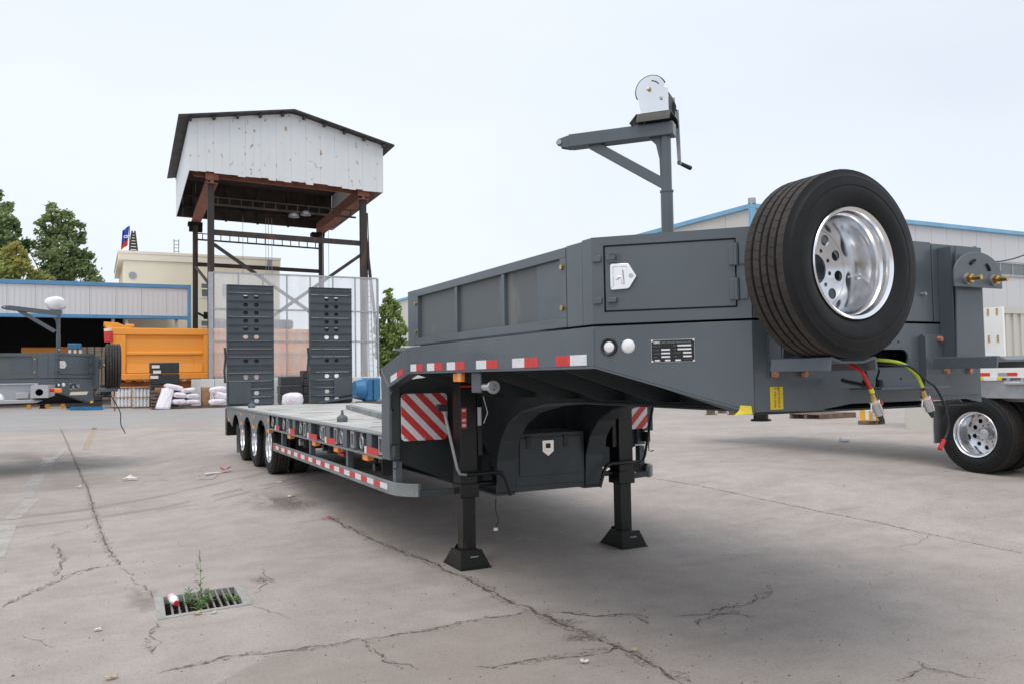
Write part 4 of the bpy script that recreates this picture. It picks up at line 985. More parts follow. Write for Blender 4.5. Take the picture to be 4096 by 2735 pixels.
# loading ramps folded up at the tail
def ramp(x0, x1, sd, flap):
    y0 = 17.22; z0, z1 = 1.15, 3.56; n = 15; h = (z1 - z0) / n; w = x1 - x0
    body = sub('loading_ramp', T)
    tag(body)
    for x_ in (x0, x1 - .03): MB().box(x_, y0 + .012, z0, x_ + .03, y0 + .13, z1).build('ramp_beam', 'ramp_paint', body, .003)
    holes = (1, 2, 3, 4, 5, 6, 9, 11, 13, 14)
    for i in range(n):
        zt = z1 - i * h; zb = zt - h + .004
        if i in holes and not (flap == 0 and i in (13, 14) and False):
            xm = (x0 + x1) / 2; poly = [(x0, zb), (xm - .0, zb), (xm, zb), (x1, zb), (x1, zt), (x0, zt)]
            def ho(cx_, r=.052):
                zc = (zt + zb) / 2 - .005
                return [(cx_ - r, zc), (cx_ - r * .6, zc + .038), (cx_ + r * .6, zc + .038), (cx_ + r, zc), (cx_ + r * .5, zc - .038), (cx_ - r * .5, zc - .038)]
            hA, hB = ho(x0 + w * .39), ho(x0 + w * .62)
            poly = [(x0, zb), (x0 + w * .39, zb)] + [hA[5]] + hA[:5] + [hA[5]] + [(x0 + w * .39, zb), (x0 + w * .62, zb)] + [hB[5]] + hB[:5] + [hB[5]] + [(x0 + w * .62, zb), (x1, zb), (x1, zt), (x0, zt)]
        else: poly = [(x0, zb), (x1, zb), (x1, zt), (x0, zt)]
        MB().prism([(x, y0, z) for x, z in poly], (0, .008, 0)).build('ramp_step', 'ramp_paint', body)
        MB().prism([(x0, y0, zt - .018), (x0, y0 - .026, zt - .014), (x0, y0 - .026, zt - .004), (x0, y0, zt - .002)], (w, 0, 0)).build('ramp_cleat', 'ramp_paint', body)
    for (ia, ib, sh) in ((1, 1, .055), (2, 2, .0), (3, 3, -.045), (4, 4, 0), (5, 5, .045), (9, 9, 0)):
        MB().box(x0 + .035, y0 + .06, z1 - (ib + 1) * h - sh, x1 - .035, y0 + .07, z1 - ia * h - sh - .004).build('ramp_inner_bar', 'chassis', body)
    for i in range(n):
        zt = z1 - (i + .5) * h
        if i in (0, 7, 8, 10, 12): MB().prism([(x0, y0, zt - .014), (x0, y0 - .018, zt - .010), (x0, y0 - .018, zt - .002), (x0, y0, zt)], (w, 0, 0)).build('ramp_cleat', 'ramp_paint', body)
    MB().box(x0 + .02, y0 + .03, z0 - .03, x1 - .02, y0 + .16, z0 + .02).build('ramp_hinge_beam', 'ramp_paint', body)
    if flap == 0: MB().box(x0 + .02, y0 - .045, z0 + .03, x0 + w * .5, y0 - .030, z0 + .46).build('ramp_flap', 'ramp_paint', body, .01)
    else:
        MB().prism([(x0 + w * .55, y0 - .05, z0 + .10), (x1 - .02, y0 - .06, z0 + .16), (x1 - .03, y0 - .05, z0 + .56), (x0 + w * .54, y0 - .04, z0 + .50)], (0, .015, 0)).build('ramp_flap', 'ramp_paint', body, .01)
        MB().prism([(x0 + w * .15, y0 - .25, z0 + .0), (x1 + .05, y0 - .3, z0 + .10), (x1 + .05, y0 - .3, z0 + .13), (x0 + w * .15, y0 - .25, z0 + .03)], (0, .25, 0)).build('ramp_toe', 'ramp_paint', body)
    MB().tube([(x0 - .04, y0 + .02, z0 + .45), (x0 - .05, y0 + .03, z0 + .7), (x0 - .03, y0 + .02, z0 + .95), (x0 - .045, y0 + .02, z0 + 1.15)], .022, 8).build('ramp_spring', 'chassis', body)
    return body
ramp(2.385, 3.295, 0, 0); ramp(4.035, 4.925, 1, 1)

# ================================================================= SECOND LOWBED, parked across the yard
T2 = copy_tree(T)
T2.location = (-2.93, 18.35, -.17); T2.rotation_euler = (0, 0, PI / 2)
tag(T2, 'second dark grey lowbed trailer parked crosswise at the far left, winch wrapped in white plastic', 'trailer')
T['group'] = 'grey lowbed trailers'; T2['group'] = 'grey lowbed trailers'
for ch in T2.children:
    nm = ch.name.split('.')[0]
    if nm == 'landing_leg': ch.location.z += .17
    if nm == 'hand_winch_crane':
        pv = PP - Vector((XC, 6.0, 0)); rz = Matrix.Translation(pv) @ Matrix.Rotation(math.radians(-27), 4, 'Z') @ Matrix.Translation(-pv)
        ch.matrix_local = Matrix.Translation((0, -.20, 0)) @ rz
        for c2 in ch.children:
            if c2.name.split('.')[0] in ('crane_arm', 'arm_cheek', 'arm_pulley', 'crane_brace'):
                q_ = pv + Vector((0, 0, 2.9)); al = math.atan2(AD.y, AD.x)
                A_ = Matrix.Translation(q_) @ Matrix.Rotation(al, 4, 'Z')
                c2.matrix_local = A_ @ Matrix.Rotation(math.radians(-5), 4, 'Y') @ Matrix.Diagonal((1.5, 1, 1, 1)) @ A_.inverted()
# plastic bag over its winch, door label, hanging hose
bag_o = Vector((-2.93, 18.35, -.17))
def t2w(p):                                   # a point of the first trailer carried over to the second
    p = Vector(p) - Vector((XC, 6.0, 0)); return Vector((-p.y, p.x, p.z)) + bag_o
def blob(c, size, seed, n=14, m=9, rough=.18, sq=.75):
    rnd = random.Random(seed); mb = MB(); vs_ = []; ph = [rnd.uniform(0, 6) for _ in range(8)]
    for j in range(m + 1):
        v_ = -PI / 2 + PI * j / m
        for i in range(n):
            u = 2 * PI * i / n
            def sp(t): return math.copysign(abs(t) ** sq, t)
            k_ = 1 + rough * (math.sin(3 * u + ph[0] + 2 * v_) * .4 + math.sin(5 * u + ph[1]) * .25 * math.cos(v_) + rnd.uniform(-.35, .35) * math.cos(v_))
            vs_.append((c[0] + size[0] * sp(math.cos(v_)) * sp(math.cos(u)) * k_, c[1] + size[1] * sp(math.cos(v_)) * sp(math.sin(u)) * k_, c[2] + size[2] * sp(math.sin(v_)) * (1 + .3 * (k_ - 1))))
    return mb.add(vs_, [(j * n + i, j * n + (i + 1) % n, (j + 1) * n + (i + 1) % n, (j + 1) * n + i) for j in range(m) for i in range(n)], True)
T2['_o'] = (0, 0, 0)
def onT2(o):                                   # built in world coordinates, then handed to the turned trailer
    o.matrix_local = (Matrix.Translation(bag_o) @ Matrix.Rotation(PI / 2, 4, 'Z')).inverted(); return o
c_ = t2w(ap(.05, 3.30) + Vector((0, -.20, 0)))
onT2(blob(c_, (.15, .13, .13), 5, 18, 12, .35).build('plastic_bag', 'lens', T2))
onT2(MB().tube(curve([t2w((3.2, 2.75, 1.55)), t2w((3.2, 2.6, 1.25)), t2w((3.25, 2.58, 1.0)), t2w((3.3, 2.5, .82))]), .009, 6).build('hanging_hose', 'cable', T2))
a_, b_ = t2w((2.50, 3.50, 1.60)), t2w((2.80, 3.13, 1.60))
onT2(MB().prism([t2w(cp(.30, 1.60, .006)), t2w(cp(.66, 1.60, .006)), t2w(cp(.70, 1.66, .006)), t2w(cp(.33, 1.66, .006))], (0.002, -.003, 0)).build('yellow_tape', 'cream', T2))

# ================================================================= SILVER CONTAINER CHASSIS, left edge
SC = thing('container_chassis', 'silver primed container chassis whose square end beam reaches in from the left edge', 'trailer', (-6, 15.2, 0))
fb0 = at(70, 883, 14.0); fb1 = at(110, 911, 14.0)
bx0, bx1, bz1_, bz0_ = at(70, 883, 14).x, at(110, 883, 14).x, 1.625, 1.44
eb = MB(); w_ = .012
eb.box(bx0, 14.0, bz0_, bx1, 14.0 + w_, bz0_ + .001) if False else None
sqp = [(bx0, bz0_), (bx1, bz0_), (bx1, bz1_), (bx0, bz1_)]
hc = ((bx0 + bx1) / 2, (bz0_ + bz1_) / 2 - .01); hr2 = .052
hol = [(hc[0] + hr2 * math.cos(PI * 1.25 - 2 * PI * i / 12), hc[1] + hr2 * math.sin(PI * 1.25 - 2 * PI * i / 12)) for i in range(13)]
MB().prism([(x, 14.0, z) for x, z in sqp + [sqp[0]] + hol], (0, .01, 0)).build('beam_end_plate', 'silver', SC)
MB().box(bx0, 14.0105, bz1_ - .012, bx1, 16.5, bz1_ + .003).build('end_beam_top', 'silver', SC)
MB().box(bx0, 14.0105, bz0_, bx1, 16.5, bz0_ + .012).build('end_beam_bottom', 'silver', SC)
MB().box(bx0, 14.0105, bz0_ + .0125, bx0 + .012, 16.5, bz1_ - .0125).build('end_beam_side', 'silver', SC)
MB().box(bx1 - .012, 14.0105, bz0_ + .0125, bx1, 16.5, bz1_ - .0125).build('end_beam_side', 'silver', SC)
MB().box(bx0 + .02, 14.15, bz0_ + .02, bx1 - .02, 14.16, bz1_ - .02).build('beam_inside', 'dark', SC)
xr_ = bx0 - .002
MB().box(-9.5, 14.65, 1.43, xr_, 14.68, 1.64).build('chassis_web', 'silver', SC)
MB().box(-9.5, 14.60, 1.641, xr_, 14.74, 1.655).build('chassis_flange', 'silver', SC, .002)
MB().box(-9.5, 14.60, 1.414, xr_, 14.74, 1.429).build('chassis_flange', 'silver', SC, .002)
MB().box(-9.5, 15.90, 1.43, xr_, 15.93, 1.66).build('chassis_web', 'silver', SC)
MB().prism([(bx0 - .62, 14.40, 1.413), (bx0 - .02, 14.40, 1.413), (bx0 + .12, 14.40, 1.39), (bx0 + .05, 14.40, 1.36), (bx0 - .52, 14.40, 1.355), (bx0 - .6, 14.40, 1.38)], (0, .45, 0)).build('chassis_shoe', 'silver', SC, .008)
MB().lathe([(0, .09), (.03, .07), (.055, .02), (.06, 0)], 14, O=(bx0 - .42, 14.50, 1.42)).build('twist_lock', 'whitesteel', SC)
MB().box(bx0 - .22, 14.42, 1.43, bx0 - .05, 14.60, 1.52).build('lock_box', 'silver', SC, .006)
MB().box(bx1 + .001, 14.5, 1.52, bx1 + .05, 14.85, 1.57).build('end_lamp', 'red', SC, .01)
MB().box(bx1 + .051, 14.6, 1.50, bx1 + .16, 14.75, 1.575).build('end_lamp_lens', 'orange_lens', SC, .015)
text_mesh('8A 21', .07, 'redink', SC, frame_mw((bx0 - 1.25, 14.645, 1.52), (1, 0, 0), (0, 0, 1)))
for y in (14.66, 15.9):
    MB().box(-8.6, y - .07, .02, -8.46, y + .07, 1.41).build('support_leg', 'black', SC, .006)
    MB().box(-8.72, y - .16, .0, -8.34, y + .16, .02).build('leg_foot', 'black', SC)
    MB().box(-6.55, y - .07, .02, -6.41, y + .07, 1.41).build('support_leg', 'black', SC, .006)
    MB().box(-6.67, y - .16, .0, -6.29, y + .16, .02).build('leg_foot', 'black', SC)

# ================================================================= WHITE FLATBED, right edge
WT = thing('white_flatbed', 'white flatbed trailer at the right edge with red and white side tape', 'trailer', (11.4, 7.0, .25))
wx = 10.45
gz = gh(10.6, 7.04)
wsc = 1.17
for yy_ in (7.04, 5.68):
    zc = gh(10.6, yy_) + .435 * wsc
    wheel(WT, (wx + .165, yy_, zc), (-1, 0, 0), True, wsc, spin=.4 + yy_)
    wheel(WT, (wx + .165 + .38, yy_, zc), (1, 0, 0), False, wsc, spin=.9)
    wheel(WT, (wx + 2.2, yy_, zc), (1, 0, 0), True, wsc, spin=.1)
    MB().cyl((wx + .2, yy_, zc), (wx + 2.2, yy_, zc), .075, n=16).build('axle', 'black', WT)
MB().box(wx + .02, 3.9, 1.515, wx + 2.4, 13.0, 1.65).build('flatbed_deck', 'whitesteel', WT, .006)
MB().box(wx + .35, 3.9, 1.20, wx + .40, 13.0, 1.514).build('main_beam', 'silver', WT, .006)
MB().box(wx + 1.9, 3.9, 1.20, wx + 1.95, 13.0, 1.514).build('main_beam', 'silver', WT, .006)
MB().box(wx + .05, 3.9, 1.255, wx + .07, 8.6, 1.50).build('side_skirt', 'galv', WT)
k_ = 0; y_ = 7.05
while y_ > 4.0:
    MB().box(wx + .012, y_ - .12, 1.545, wx + .018, y_, 1.585).build('white_reflector_tape', 'galv', WT)
    MB().box(wx + .012, y_ - .25, 1.545, wx + .018, y_ - .122, 1.585).build('red_reflector_tape', 'red', WT)
    y_ -= .36
MB().box(wx + .005, 6.88, 1.485, wx + .018, 6.94, 1.535).build('yellow_marker', 'yellow', WT, .008)
MB().box(wx + .005, 6.64, 1.485, wx + .018, 6.70, 1.535).build('yellow_marker', 'yellow', WT, .008)
MB().box(wx + .005, 6.701, 1.485, wx + .018, 6.879, 1.535).build('marker_plate', 'whitesteel', WT)
MB().box(wx - .01, 6.36, 1.44, wx + .05, 6.38, 1.515).build('winch_bracket', 'silver', WT)
MB().box(wx - .01, 6.54, 1.44, wx + .05, 6.56, 1.515).build('winch_bracket', 'silver', WT)
MB().cyl((wx + .02, 6.32, 1.45), (wx + .02, 6.60, 1.45), .03, n=16).build('strap_winch', 'alu_dull', WT)
MB().box(wx + .05, 7.66, gh(10.6, 7.7) + .33, wx + .60, 7.675, 1.2).build('mudflap', 'galv', WT)
# slotted white post plate on its deck
pl_ = MB(); px0, px1 = 6.66, 6.88
bpn = MB().box(wx + .03, 6.60, 1.651, wx + .06, 6.86, 2.43).build('slotted_post', 'whitesteel', WT, .006)
for zz_ in (2.33, 1.98):
    for yy_ in (6.80, 6.68):
        MB().box(wx + .022, yy_ - .012, zz_, wx + .0295, yy_ + .012, zz_ + .09).build('post_slot', 'zinc', bpn)
# cream container farther back
CB = thing('cream_container', 'cream steel container with rust marks behind the slotted white post', 'container', (20.2, 13.0, 0))
c0 = at(2291, 700, 11.0)
kx = c0.x
cb0 = MB().box(kx, 11.0, .22, kx + 6.0, 13.4, 2.93); cb0.build('container_body', 'creamsteel', CB, .02)
for i in range(22):
    MB().box(kx + .15 + i * .265, 10.96, .35, kx + .27 + i * .265, 10.999, 2.80).build('container_rib', 'creamsteel', CB)
MB().box(kx - .02, 10.94, 2.805, kx + 6, 10.998, 2.95).build('top_rail', 'creamsteel', CB)
for x_ in (kx + .02, kx + 5.8): MB().box(x_, 11.05, .0, x_ + .15, 13.3, .219).build('container_foot', 'black', CB)

# ================================================================= YARD LITTER BEHIND THE NOSE
def pallet(name, c, ang, w=1.1, d=1.1, m='wood', label='', group=None, hz=.14):
    z = gh(c[0], c[1])
    o = thing(name, label, 'pallet', (0, 0, 0), group)
    for i in range(7):
        x = -w / 2 + w * (i + .5) / 7
        MB().box(x - w / 17, -d / 2, hz - .022, x + w / 17, d / 2, hz).build('deck_board', m, o)
    for y in (-d / 2 + .05, 0, d / 2 - .05):
        MB().box(-w / 2, y - .045, .022, w / 2, y + .045, hz - .0225).build('stringer', m, o)
    for y in (-d / 2 + .05, d / 2 - .05): MB().box(-w / 2, y - .05, 0, w / 2, y + .05, .0215).build('bottom_board', m, o)
    o.location = (c[0], c[1], z); o.rotation_euler = (0, 0, ang); return o
p = gp(1915, 958); pallet('wooden_pallet', (p.x, p.y + .5, 0), .15, 1.9, 1.2, 'wood', 'old grey wooden pallet lying on the concrete right of the dark stubby posts', hz=.17)
for i, (u, v_, dz) in enumerate(((1643, 951, .55), (1672, 952, .5), (1700, 953, .5), (1724, 953, .42))):
    p = gp(1630 + (u - 1643) * .9, 950 if i % 2 == 0 else 946); p.z = gh(p.x, p.y)
    s = ('leftmost stubby dark post of a row behind the trailer nose', 'second stubby dark post from the left behind the trailer nose', 'third stubby dark post from the left behind the trailer nose', 'rightmost stubby dark post beside the yellow label')[i]
    o = thing('stubby_post', s, 'post', tuple(p), 'stubby dark posts behind the nose')
    MB().box(p.x - .12, p.y - .12, p.z, p.x + .12, p.y + .12, p.z + dz + .25).build('post_shaft', 'wood', o, .01)
    MB().box(p.x - .16, p.y - .16, p.z, p.x + .16, p.y + .16, p.z + .03).build('post_base', 'wood', o)
# yellow and white machine frame
p = gp(1992, 973); q = gp(2142, 976)
YF = thing('yellow_frame', 'yellow and white steel machine frame on wooden blocks behind the air couplings', 'frame', tuple(p))
x0_, x1_, y_ = p.x + .0, q.x, p.y
z_ = gh(p.x, p.y)
MB().box(x0_, y_, z_ + .12, x1_, y_ + .10, z_ + .36).build('frame_rail', 'white', YF, .01)
MB().box(x0_, y_ - .05, z_ + .361, x1_, y_ + .12, z_ + .39).build('frame_flange', 'white', YF, .008)
MB().box(x0_ + .12, y_ + .30, z_ + .30, x1_ + .1, y_ + .38, z_ + .66).build('frame_rail', 'machine_yellow', YF, .01)
MB().box(x0_ + .3, y_ + .14, z_ + .395, x1_ + .1, y_ + .24, z_ + .56).build('frame_box', 'machine_yellow', YF, .01)
for i in range(4):
    xx = x0_ + (x1_ - x0_) * (i + .1) / 3.4
    MB().box(xx, y_ - .04, z_ + .10, xx + .08, y_ + .29, z_ + .60).build('frame_rib', 'white' if i % 2 else 'machine_yellow', YF, .008)
for i in range(3):
    xx = x0_ + (x1_ - x0_) * i / 2.4
    MB().box(xx, y_, z_, xx + .25, y_ + .35, z_ + .098).build('wooden_block', 'wood', YF, .01)
# litter
def scrap(name, u, v_, sx, sy, m, label, cat, seed, h=.02, ang=0.0):
    rnd = random.Random(seed); c = gp(u, v_); n = 5
    vs_ = []
    for j in range(n):
        for i in range(n):
            a_ = (i / (n - 1) - .5) * sx; b_ = (j / (n - 1) - .5) * sy
            x = a_ * math.cos(ang) - b_ * math.sin(ang) + rnd.uniform(-.08, .08) * sx; y = a_ * math.sin(ang) + b_ * math.cos(ang) + rnd.uniform(-.08, .08) * sy
            vs_.append((x, y, .008 + h * abs(rnd.gauss(0, .5)) + h * .4 * (math.cos(i * 1.7 + seed) + 1)))
    o = MB().add(vs_, [(j * n + i, j * n + i + 1, (j + 1) * n + i + 1, (j + 1) * n + i) for j in range(n - 1) for i in range(n - 1)], True).build(name, m, None, solid=.002)
    o.location = c; return tag(o, label, cat)
scrap('paper_scrap', 297, 1101, .22, .10, 'paper', 'crumpled white paper lying on the concrete left of the trailer wheels', 'litter', 3, .05)
scrap('paper_scrap', 490, 1085, .28, .12, 'paper', 'flat white paper beside the red scrap', 'litter', 4, .01)
scrap('red_scrap', 517, 1082, .16, .13, 'red', 'crumpled red wrapper left of the first wheel', 'litter', 6, .07)
scrap('paper_scrap', 182, 1118, .08, .05, 'paper', 'tiny white paper bit beside the long joint', 'litter', 8, .02)
scrap('paper_scrap', 225, 1446, .045, .03, 'paper', 'tiny white paper bit left of the drain', 'litter', 9, .01)
scrap('red_scrap', 748, 1190, .12, .02, 'red', 'thin red strip on the concrete in front of the side guard', 'litter', 10, .01)
scrap('dry_leaf', 255, 1557, .07, .035, 'dryleaf', 'dry yellow leaf at the bottom left of the yard', 'leaf', 11, .015, .3)
scrap('dry_leaf', 452, 1409, .05, .04, 'dryleaf', 'dry yellow leaf on the near edge of the drain', 'leaf', 12, .015)
scrap('dry_leaf', 1452, 1493, .04, .03, 'dryleaf', 'small brown leaf on the crack in front of the left leg', 'leaf', 13, .01)
scrap('paper_scrap', 490, 1406, .05, .022, 'paper', 'white folded paper on the near edge of the drain', 'litter', 14, .008, .2)
scrap('paper_scrap', 668, 1138, .10, .04, 'paper', 'small white paper below the side guard', 'litter', 15, .01)
scrap('paper_scrap', 1340, 1520, .05, .03, 'paper', 'small white scrap at the bottom of the yard', 'litter', 18, .01)
scrap('paper_scrap', 640, 1106, .10, .04, 'paper', 'small pale scrap under the first wheel', 'litter', 19, .01)
p = gp(1936, 1012)
MB().cyl((p.x - .10, p.y, p.z + .045), (p.x + .08, p.y - .02, p.z + .045), .045, n=14).cyl((p.x - .13, p.y, p.z + .045), (p.x - .10, p.y, p.z + .045), .02, .042, n=14).build('cream_bottle', 'lens', None, props={'label': 'small cream bottle lying on the concrete behind the couplings', 'category': 'bottle'})
# pebbles and grit
rnd = random.Random(5); gr = MB()
for i in range(520):
    u, v_ = rnd.uniform(0, 2348), 1000 + 568 * rnd.random() ** .8
    c = gp(u, v_); s = rnd.uniform(.003, .009) * (1.6 if rnd.random() < .05 else 1)
    P = [(c.x + s * rnd.uniform(.6, 1.2) * a_, c.y + s * rnd.uniform(.6, 1.2) * b_, c.z + s * .7 * c2) for a_, b_, c2 in ((1, 0, 0), (0, 1, 0), (-1, 0, 0), (0, -1, 0), (0, 0, 1.2))]
    gr.add(P, [(0, 1, 4), (1, 2, 4), (2, 3, 4), (3, 0, 4)])
gr.build('grit', 'wood', None, props={'kind': 'stuff', 'label': 'grit and tiny stones scattered on the concrete'})

# ================================================================= DRAIN
DR = thing('drain_grate', 'square concrete framed drain grate with rusty bars, weeds growing through it', 'drain', (.735, 6.65, 0))
a0, a1, a2, a3 = Vector((.405, 6.277, 0)), Vector((1.06, 6.365, 0)), Vector((1.075, 7.02, 0)), Vector((.42, 6.94, 0))
i0, i1, i2, i3 = Vector((.463, 6.345, 0)), Vector((.995, 6.40, 0)), Vector((1.008, 6.961, 0)), Vector((.486, 6.905, 0))
O_ = [a0, a1, a2, a3]; I_ = [i0, i1, i2, i3]
for k_ in range(4):
    n_ = (k_ + 1) % 4
    MB().prism([O_[k_] + Vector((0, 0, -.05)), O_[n_] + Vector((0, 0, -.05)), I_[n_] + Vector((0, 0, -.05)), I_[k_] + Vector((0, 0, -.05))], (0, 0, .058)).build('frame_side', 'iron', DR, .003)
    MB().prism([I_[k_] + Vector((0, 0, -.5)), I_[n_] + Vector((0, 0, -.5)), I_[n_] + Vector((0, 0, -.05)), I_[k_] + Vector((0, 0, -.05))], (I_[k_] - (i0 + i2) / 2).normalized() * .01).build('pit_wall', 'soil', DR)
MB().box(.44, 6.33, -.52, 1.03, 6.97, -.50).build('pit_floor', 'soil', DR)
for k_ in range(10):
    t = (k_ + 1) / 11
    if k_ in (3,): continue
    a_ = i0.lerp(i1, t); b_ = i3.lerp(i2, t)
    MB().bar(a_ + Vector((0, 0, -.012)), b_ + Vector((0, 0, -.012)), .013, .028).build('grate_bar', 'bar', DR, .003)
# weeds
def weed(c, h, n, seed, label, lean=(0, 0), lsize=.05):
    rnd = random.Random(seed); o = thing('weed', label, 'weed', tuple(c), 'weeds in the drain')
    top = c + Vector((lean[0], lean[1], h)); stem = curve([c + Vector((0, 0, -.10)), c.lerp(top, .5) + Vector((.006, 0, 0)), top], 5)
    MB().tube(stem, .0022, 5).build('stem', 'grass', o)
    lv = MB()
    for i in range(n):
        t = (i / n) ** 1.3; base = c.lerp(top, t); ang = rnd.uniform(0, 2 * PI); L_ = lsize * (1.25 - .8 * t) * rnd.uniform(.6, 1.2)
        d = Vector((math.cos(ang), math.sin(ang), rnd.uniform(.4, 1.1))).normalized(); s_ = d.cross(Vector((0, 0, 1))).normalized() * (.0045 + .003 * (1 - t))
        m_ = base + d * L_ * .5; e = base + d * L_ + Vector((0, 0, -.2 * L_))
        lv.add([base, m_ + s_, e, m_ - s_], [(0, 1, 2, 3)])
    lv.build('leaves', 'grass', o, props={'kind': 'stuff'}); return o
zc = Vector((0, 0, 0))
weed(Vector((.715, 6.60, -.02)), .40, 46, 1, 'tall thin weed with a feathery tip in the middle of the drain', (.0, .02), .075)
weed(Vector((.66, 6.64, -.02)), .13, 34, 2, 'leafy weed just left of the tall one in the drain', (-.02, 0), .08)
weed(Vector((.76, 6.60, -.02)), .12, 40, 3, 'bushy weed just right of the tall one in the drain', (.02, 0), .08)
weed(Vector((.70, 6.46, -.02)), .07, 40, 7, 'low spreading weed at the near edge of the drain', (.02, 0), .07)
weed(Vector((.90, 6.58, -.02)), .07, 24, 4, 'short weed in the right part of the drain', (.01, 0), .06)
weed(Vector((.965, 6.55, -.02)), .06, 18, 5, 'small weed in the right corner of the drain', (0, 0), .05)
BT = thing('plastic_bottle', 'crushed white plastic bottle with red cap lying on the left of the drain', 'bottle', (.525, 6.62, .03))
bx, by_, bz = .530, 6.62, .040
dd = Vector((.10, -.97, -.05)).normalized()
b0 = Vector((bx, by_ + .10, bz + .004))
MB().lathe([(0, 0), (.026, .002), (.031, .012), (.029, .05), (.033, .065), (.033, .10), (.029, .125), (.016, .152), (.0145, .165)], 22, O=b0, ax=dd).build('bottle_body', 'lens', BT)
MB().lathe([(.0315, .012), (.0320, .014), (.0305, .045), (.0300, .046)], 22, O=b0, ax=dd).build('pink_band', 'sackprint', BT)
MB().lathe([(.016, .163), (.0175, .165), (.0175, .182), (0, .183)], 22, O=b0, ax=dd).build('red_cap', 'redhose', BT)

# ================================================================= STORED GOODS ALONG THE ROAD
def jugs(u0, u1, label):
    p = gp(u0, 936); q = gp(u1, 936); Y = p.y
    x0, x1 = p.x, at(u1, 936, Y).x; w = x1 - x0; z = gh(p.x, Y)
    o = thing('jug_bundle', label, 'bundle', ((x0 + x1) / 2, Y, z), 'strapped bundles of white jugs')
    MB().box(x0, Y, z, x1, Y + 1.0, z + .10).build('pallet_base', 'wood', o)
    r = w / 10.2
    for tier in range(2):
        zb = z + .11 + tier * .62
        for j in range(3):
            for i in range(5):
                cx_, cy_ = x0 + w * (i + .5) / 5, Y + .14 + j * .3
                MB().lathe([(0, 0), (r, .0), (r, .42), (r * .9, .50), (r * .35, .55), (r * .35, .58), (0, .58)], 12, O=(cx_, cy_, zb)).build('jug', 'jug', o)
        for zz_ in (.30,):
            MB().box(x0 - .02, Y - .03, zb + .56, x1 + .02, Y + .0, zb + .62).build('strap', 'film', o)
    MB().box(x0, Y + .0, z + 1.342, x1, Y + 1.0, z + 1.36).build('top_sheet', 'film', o)
    for x_ in (x0 - .03, x1): MB().box(x_, Y - .02, z + .1, x_ + .03, Y + .06, z + 1.34).build('corner_strip', 'film', o)
YJ = 0
jugs(259, 302, 'left one of the two strapped bundles of white jugs')
jugs(304, 346, 'right one of the two strapped bundles of white jugs')
def sack(u, v0, w_px, h_px, Y, label, seed, tilt=0.0, grp='white woven sacks', depth=.35, prt=True):
    c = at(u, v0, Y); w = abs(at(u + w_px / 2, v0, Y).x - at(u - w_px / 2, v0, Y).x) / 2; h = abs(at(u, v0 - h_px / 2, Y).z - at(u, v0 + h_px / 2, Y).z) / 2
    o = blob((0, 0, 0), (w, depth, h), seed, 22, 12, .16, .7).build('sack', 'sack', None); o.location = c; o.rotation_euler = (0, tilt, 0); tag(o, label, 'sack', grp)
    if prt:
        MB().add([(-w * .5, -depth * .97, -h * .2), (w * .3, -depth * .99, -h * .25), (w * .35, -depth * .97, h * .25), (-w * .45, -depth * .95, h * .3)], [(0, 1, 2, 3)]).build('printed_patch', 'sackprint', None).parent = o
    return o
YS = gp(430, 936).y
crate = MB().box(at(358, 900, YS).x, YS + .45, 0, at(385, 900, YS).x, YS + 1.3, at(360, 888, YS).z); crate.build('brown_crate', 'board', None, .02, props={'label': 'tall brown board crate half hidden by the draped white sack', 'category': 'crate'})
dr = at(378, 936, YS)
ds = MB(); cols = [(372, 884), (400, 888)]
pts_top = [at(372, 890, YS + .2), at(400, 886, YS + .2)]; pts_bot = [at(356, 936, YS - .5), at(389, 938, YS - .5)]
n = 9; vs_ = []
for j in range(n):
    for i in range(n):
        tl_ = pts_top[0].lerp(pts_top[1], i / (n - 1)); bl = pts_bot[0].lerp(pts_bot[1], i / (n - 1)); q = tl_.lerp(bl, j / (n - 1))
        vs_.append((q.x, q.y - .12 * math.sin(PI * i / (n - 1)) - .03 * math.sin(i * 2 + j), max(.02, q.z)))
o = ds.add(vs_, [(j * n + i, j * n + i + 1, (j + 1) * n + i + 1, (j + 1) * n + i) for j in range(n - 1) for i in range(n - 1)], True).build('draped_sack', 'sack', None, solid=.08)
tag(o, 'empty white sack draped from the pile down to the ground', 'sack', 'white woven sacks')
pallet('wooden_pallet', (at(425, 932, YS).x, YS + .55, 0), 0, 2.3, 1.1, 'wood', 'wooden pallet under the pile of white sacks by the brown crate')
sack(398, 887, 46, 13, YS + .35, 'topmost white sack of the pile, leaning left over the crate', 21, .22)
sack(431, 894, 36, 11, YS + .25, 'white sack near the top right of the pile', 22, -.12)
sack(412, 905, 34, 13, YS + .15, 'pinkish white sack in the middle left of the pile', 23, .1)
sack(440, 907, 32, 12, YS + .2, 'white sack in the middle right of the pile', 24, 0)
sack(409, 920, 36, 13, YS + .1, 'lower left white sack of the pile', 25, 0)
sack(442, 920, 36, 11, YS + .15, 'lower right white sack of the pile', 26, .05)
YS2 = gp(495, 934).y
MB().box(at(466, 900, YS2).x, YS2 + .5, 0, at(484, 900, YS2).x, YS2 + 1.3, at(466, 887, YS2).z).build('brown_carton', 'board', None, .02, props={'label': 'brown carton left of the small sack pile behind the first ramp', 'category': 'carton'})
pallet('wooden_pallet', (at(505, 932, YS2).x, YS2 + .5, 0), 0, 2.2, 1.1, 'wood', 'wooden pallet under the small sack pile beside the carton')
sack(500, 893, 40, 16, YS2 + .3, 'upper white sack with pink print behind the first ramp', 27, -.1)
sack(510, 907, 40, 18, YS2 + .2, 'bulging white sack in the middle behind the first ramp', 28, .3)
sack(498, 920, 40, 14, YS2 + .1, 'lowest white sack of the small pile behind the first ramp', 29, -.05)
YS3 = 44.0
o = sack(672, 914, 46, 34, YS3, 'upright white sack standing between the two ramps', 31, 0, None, .5)
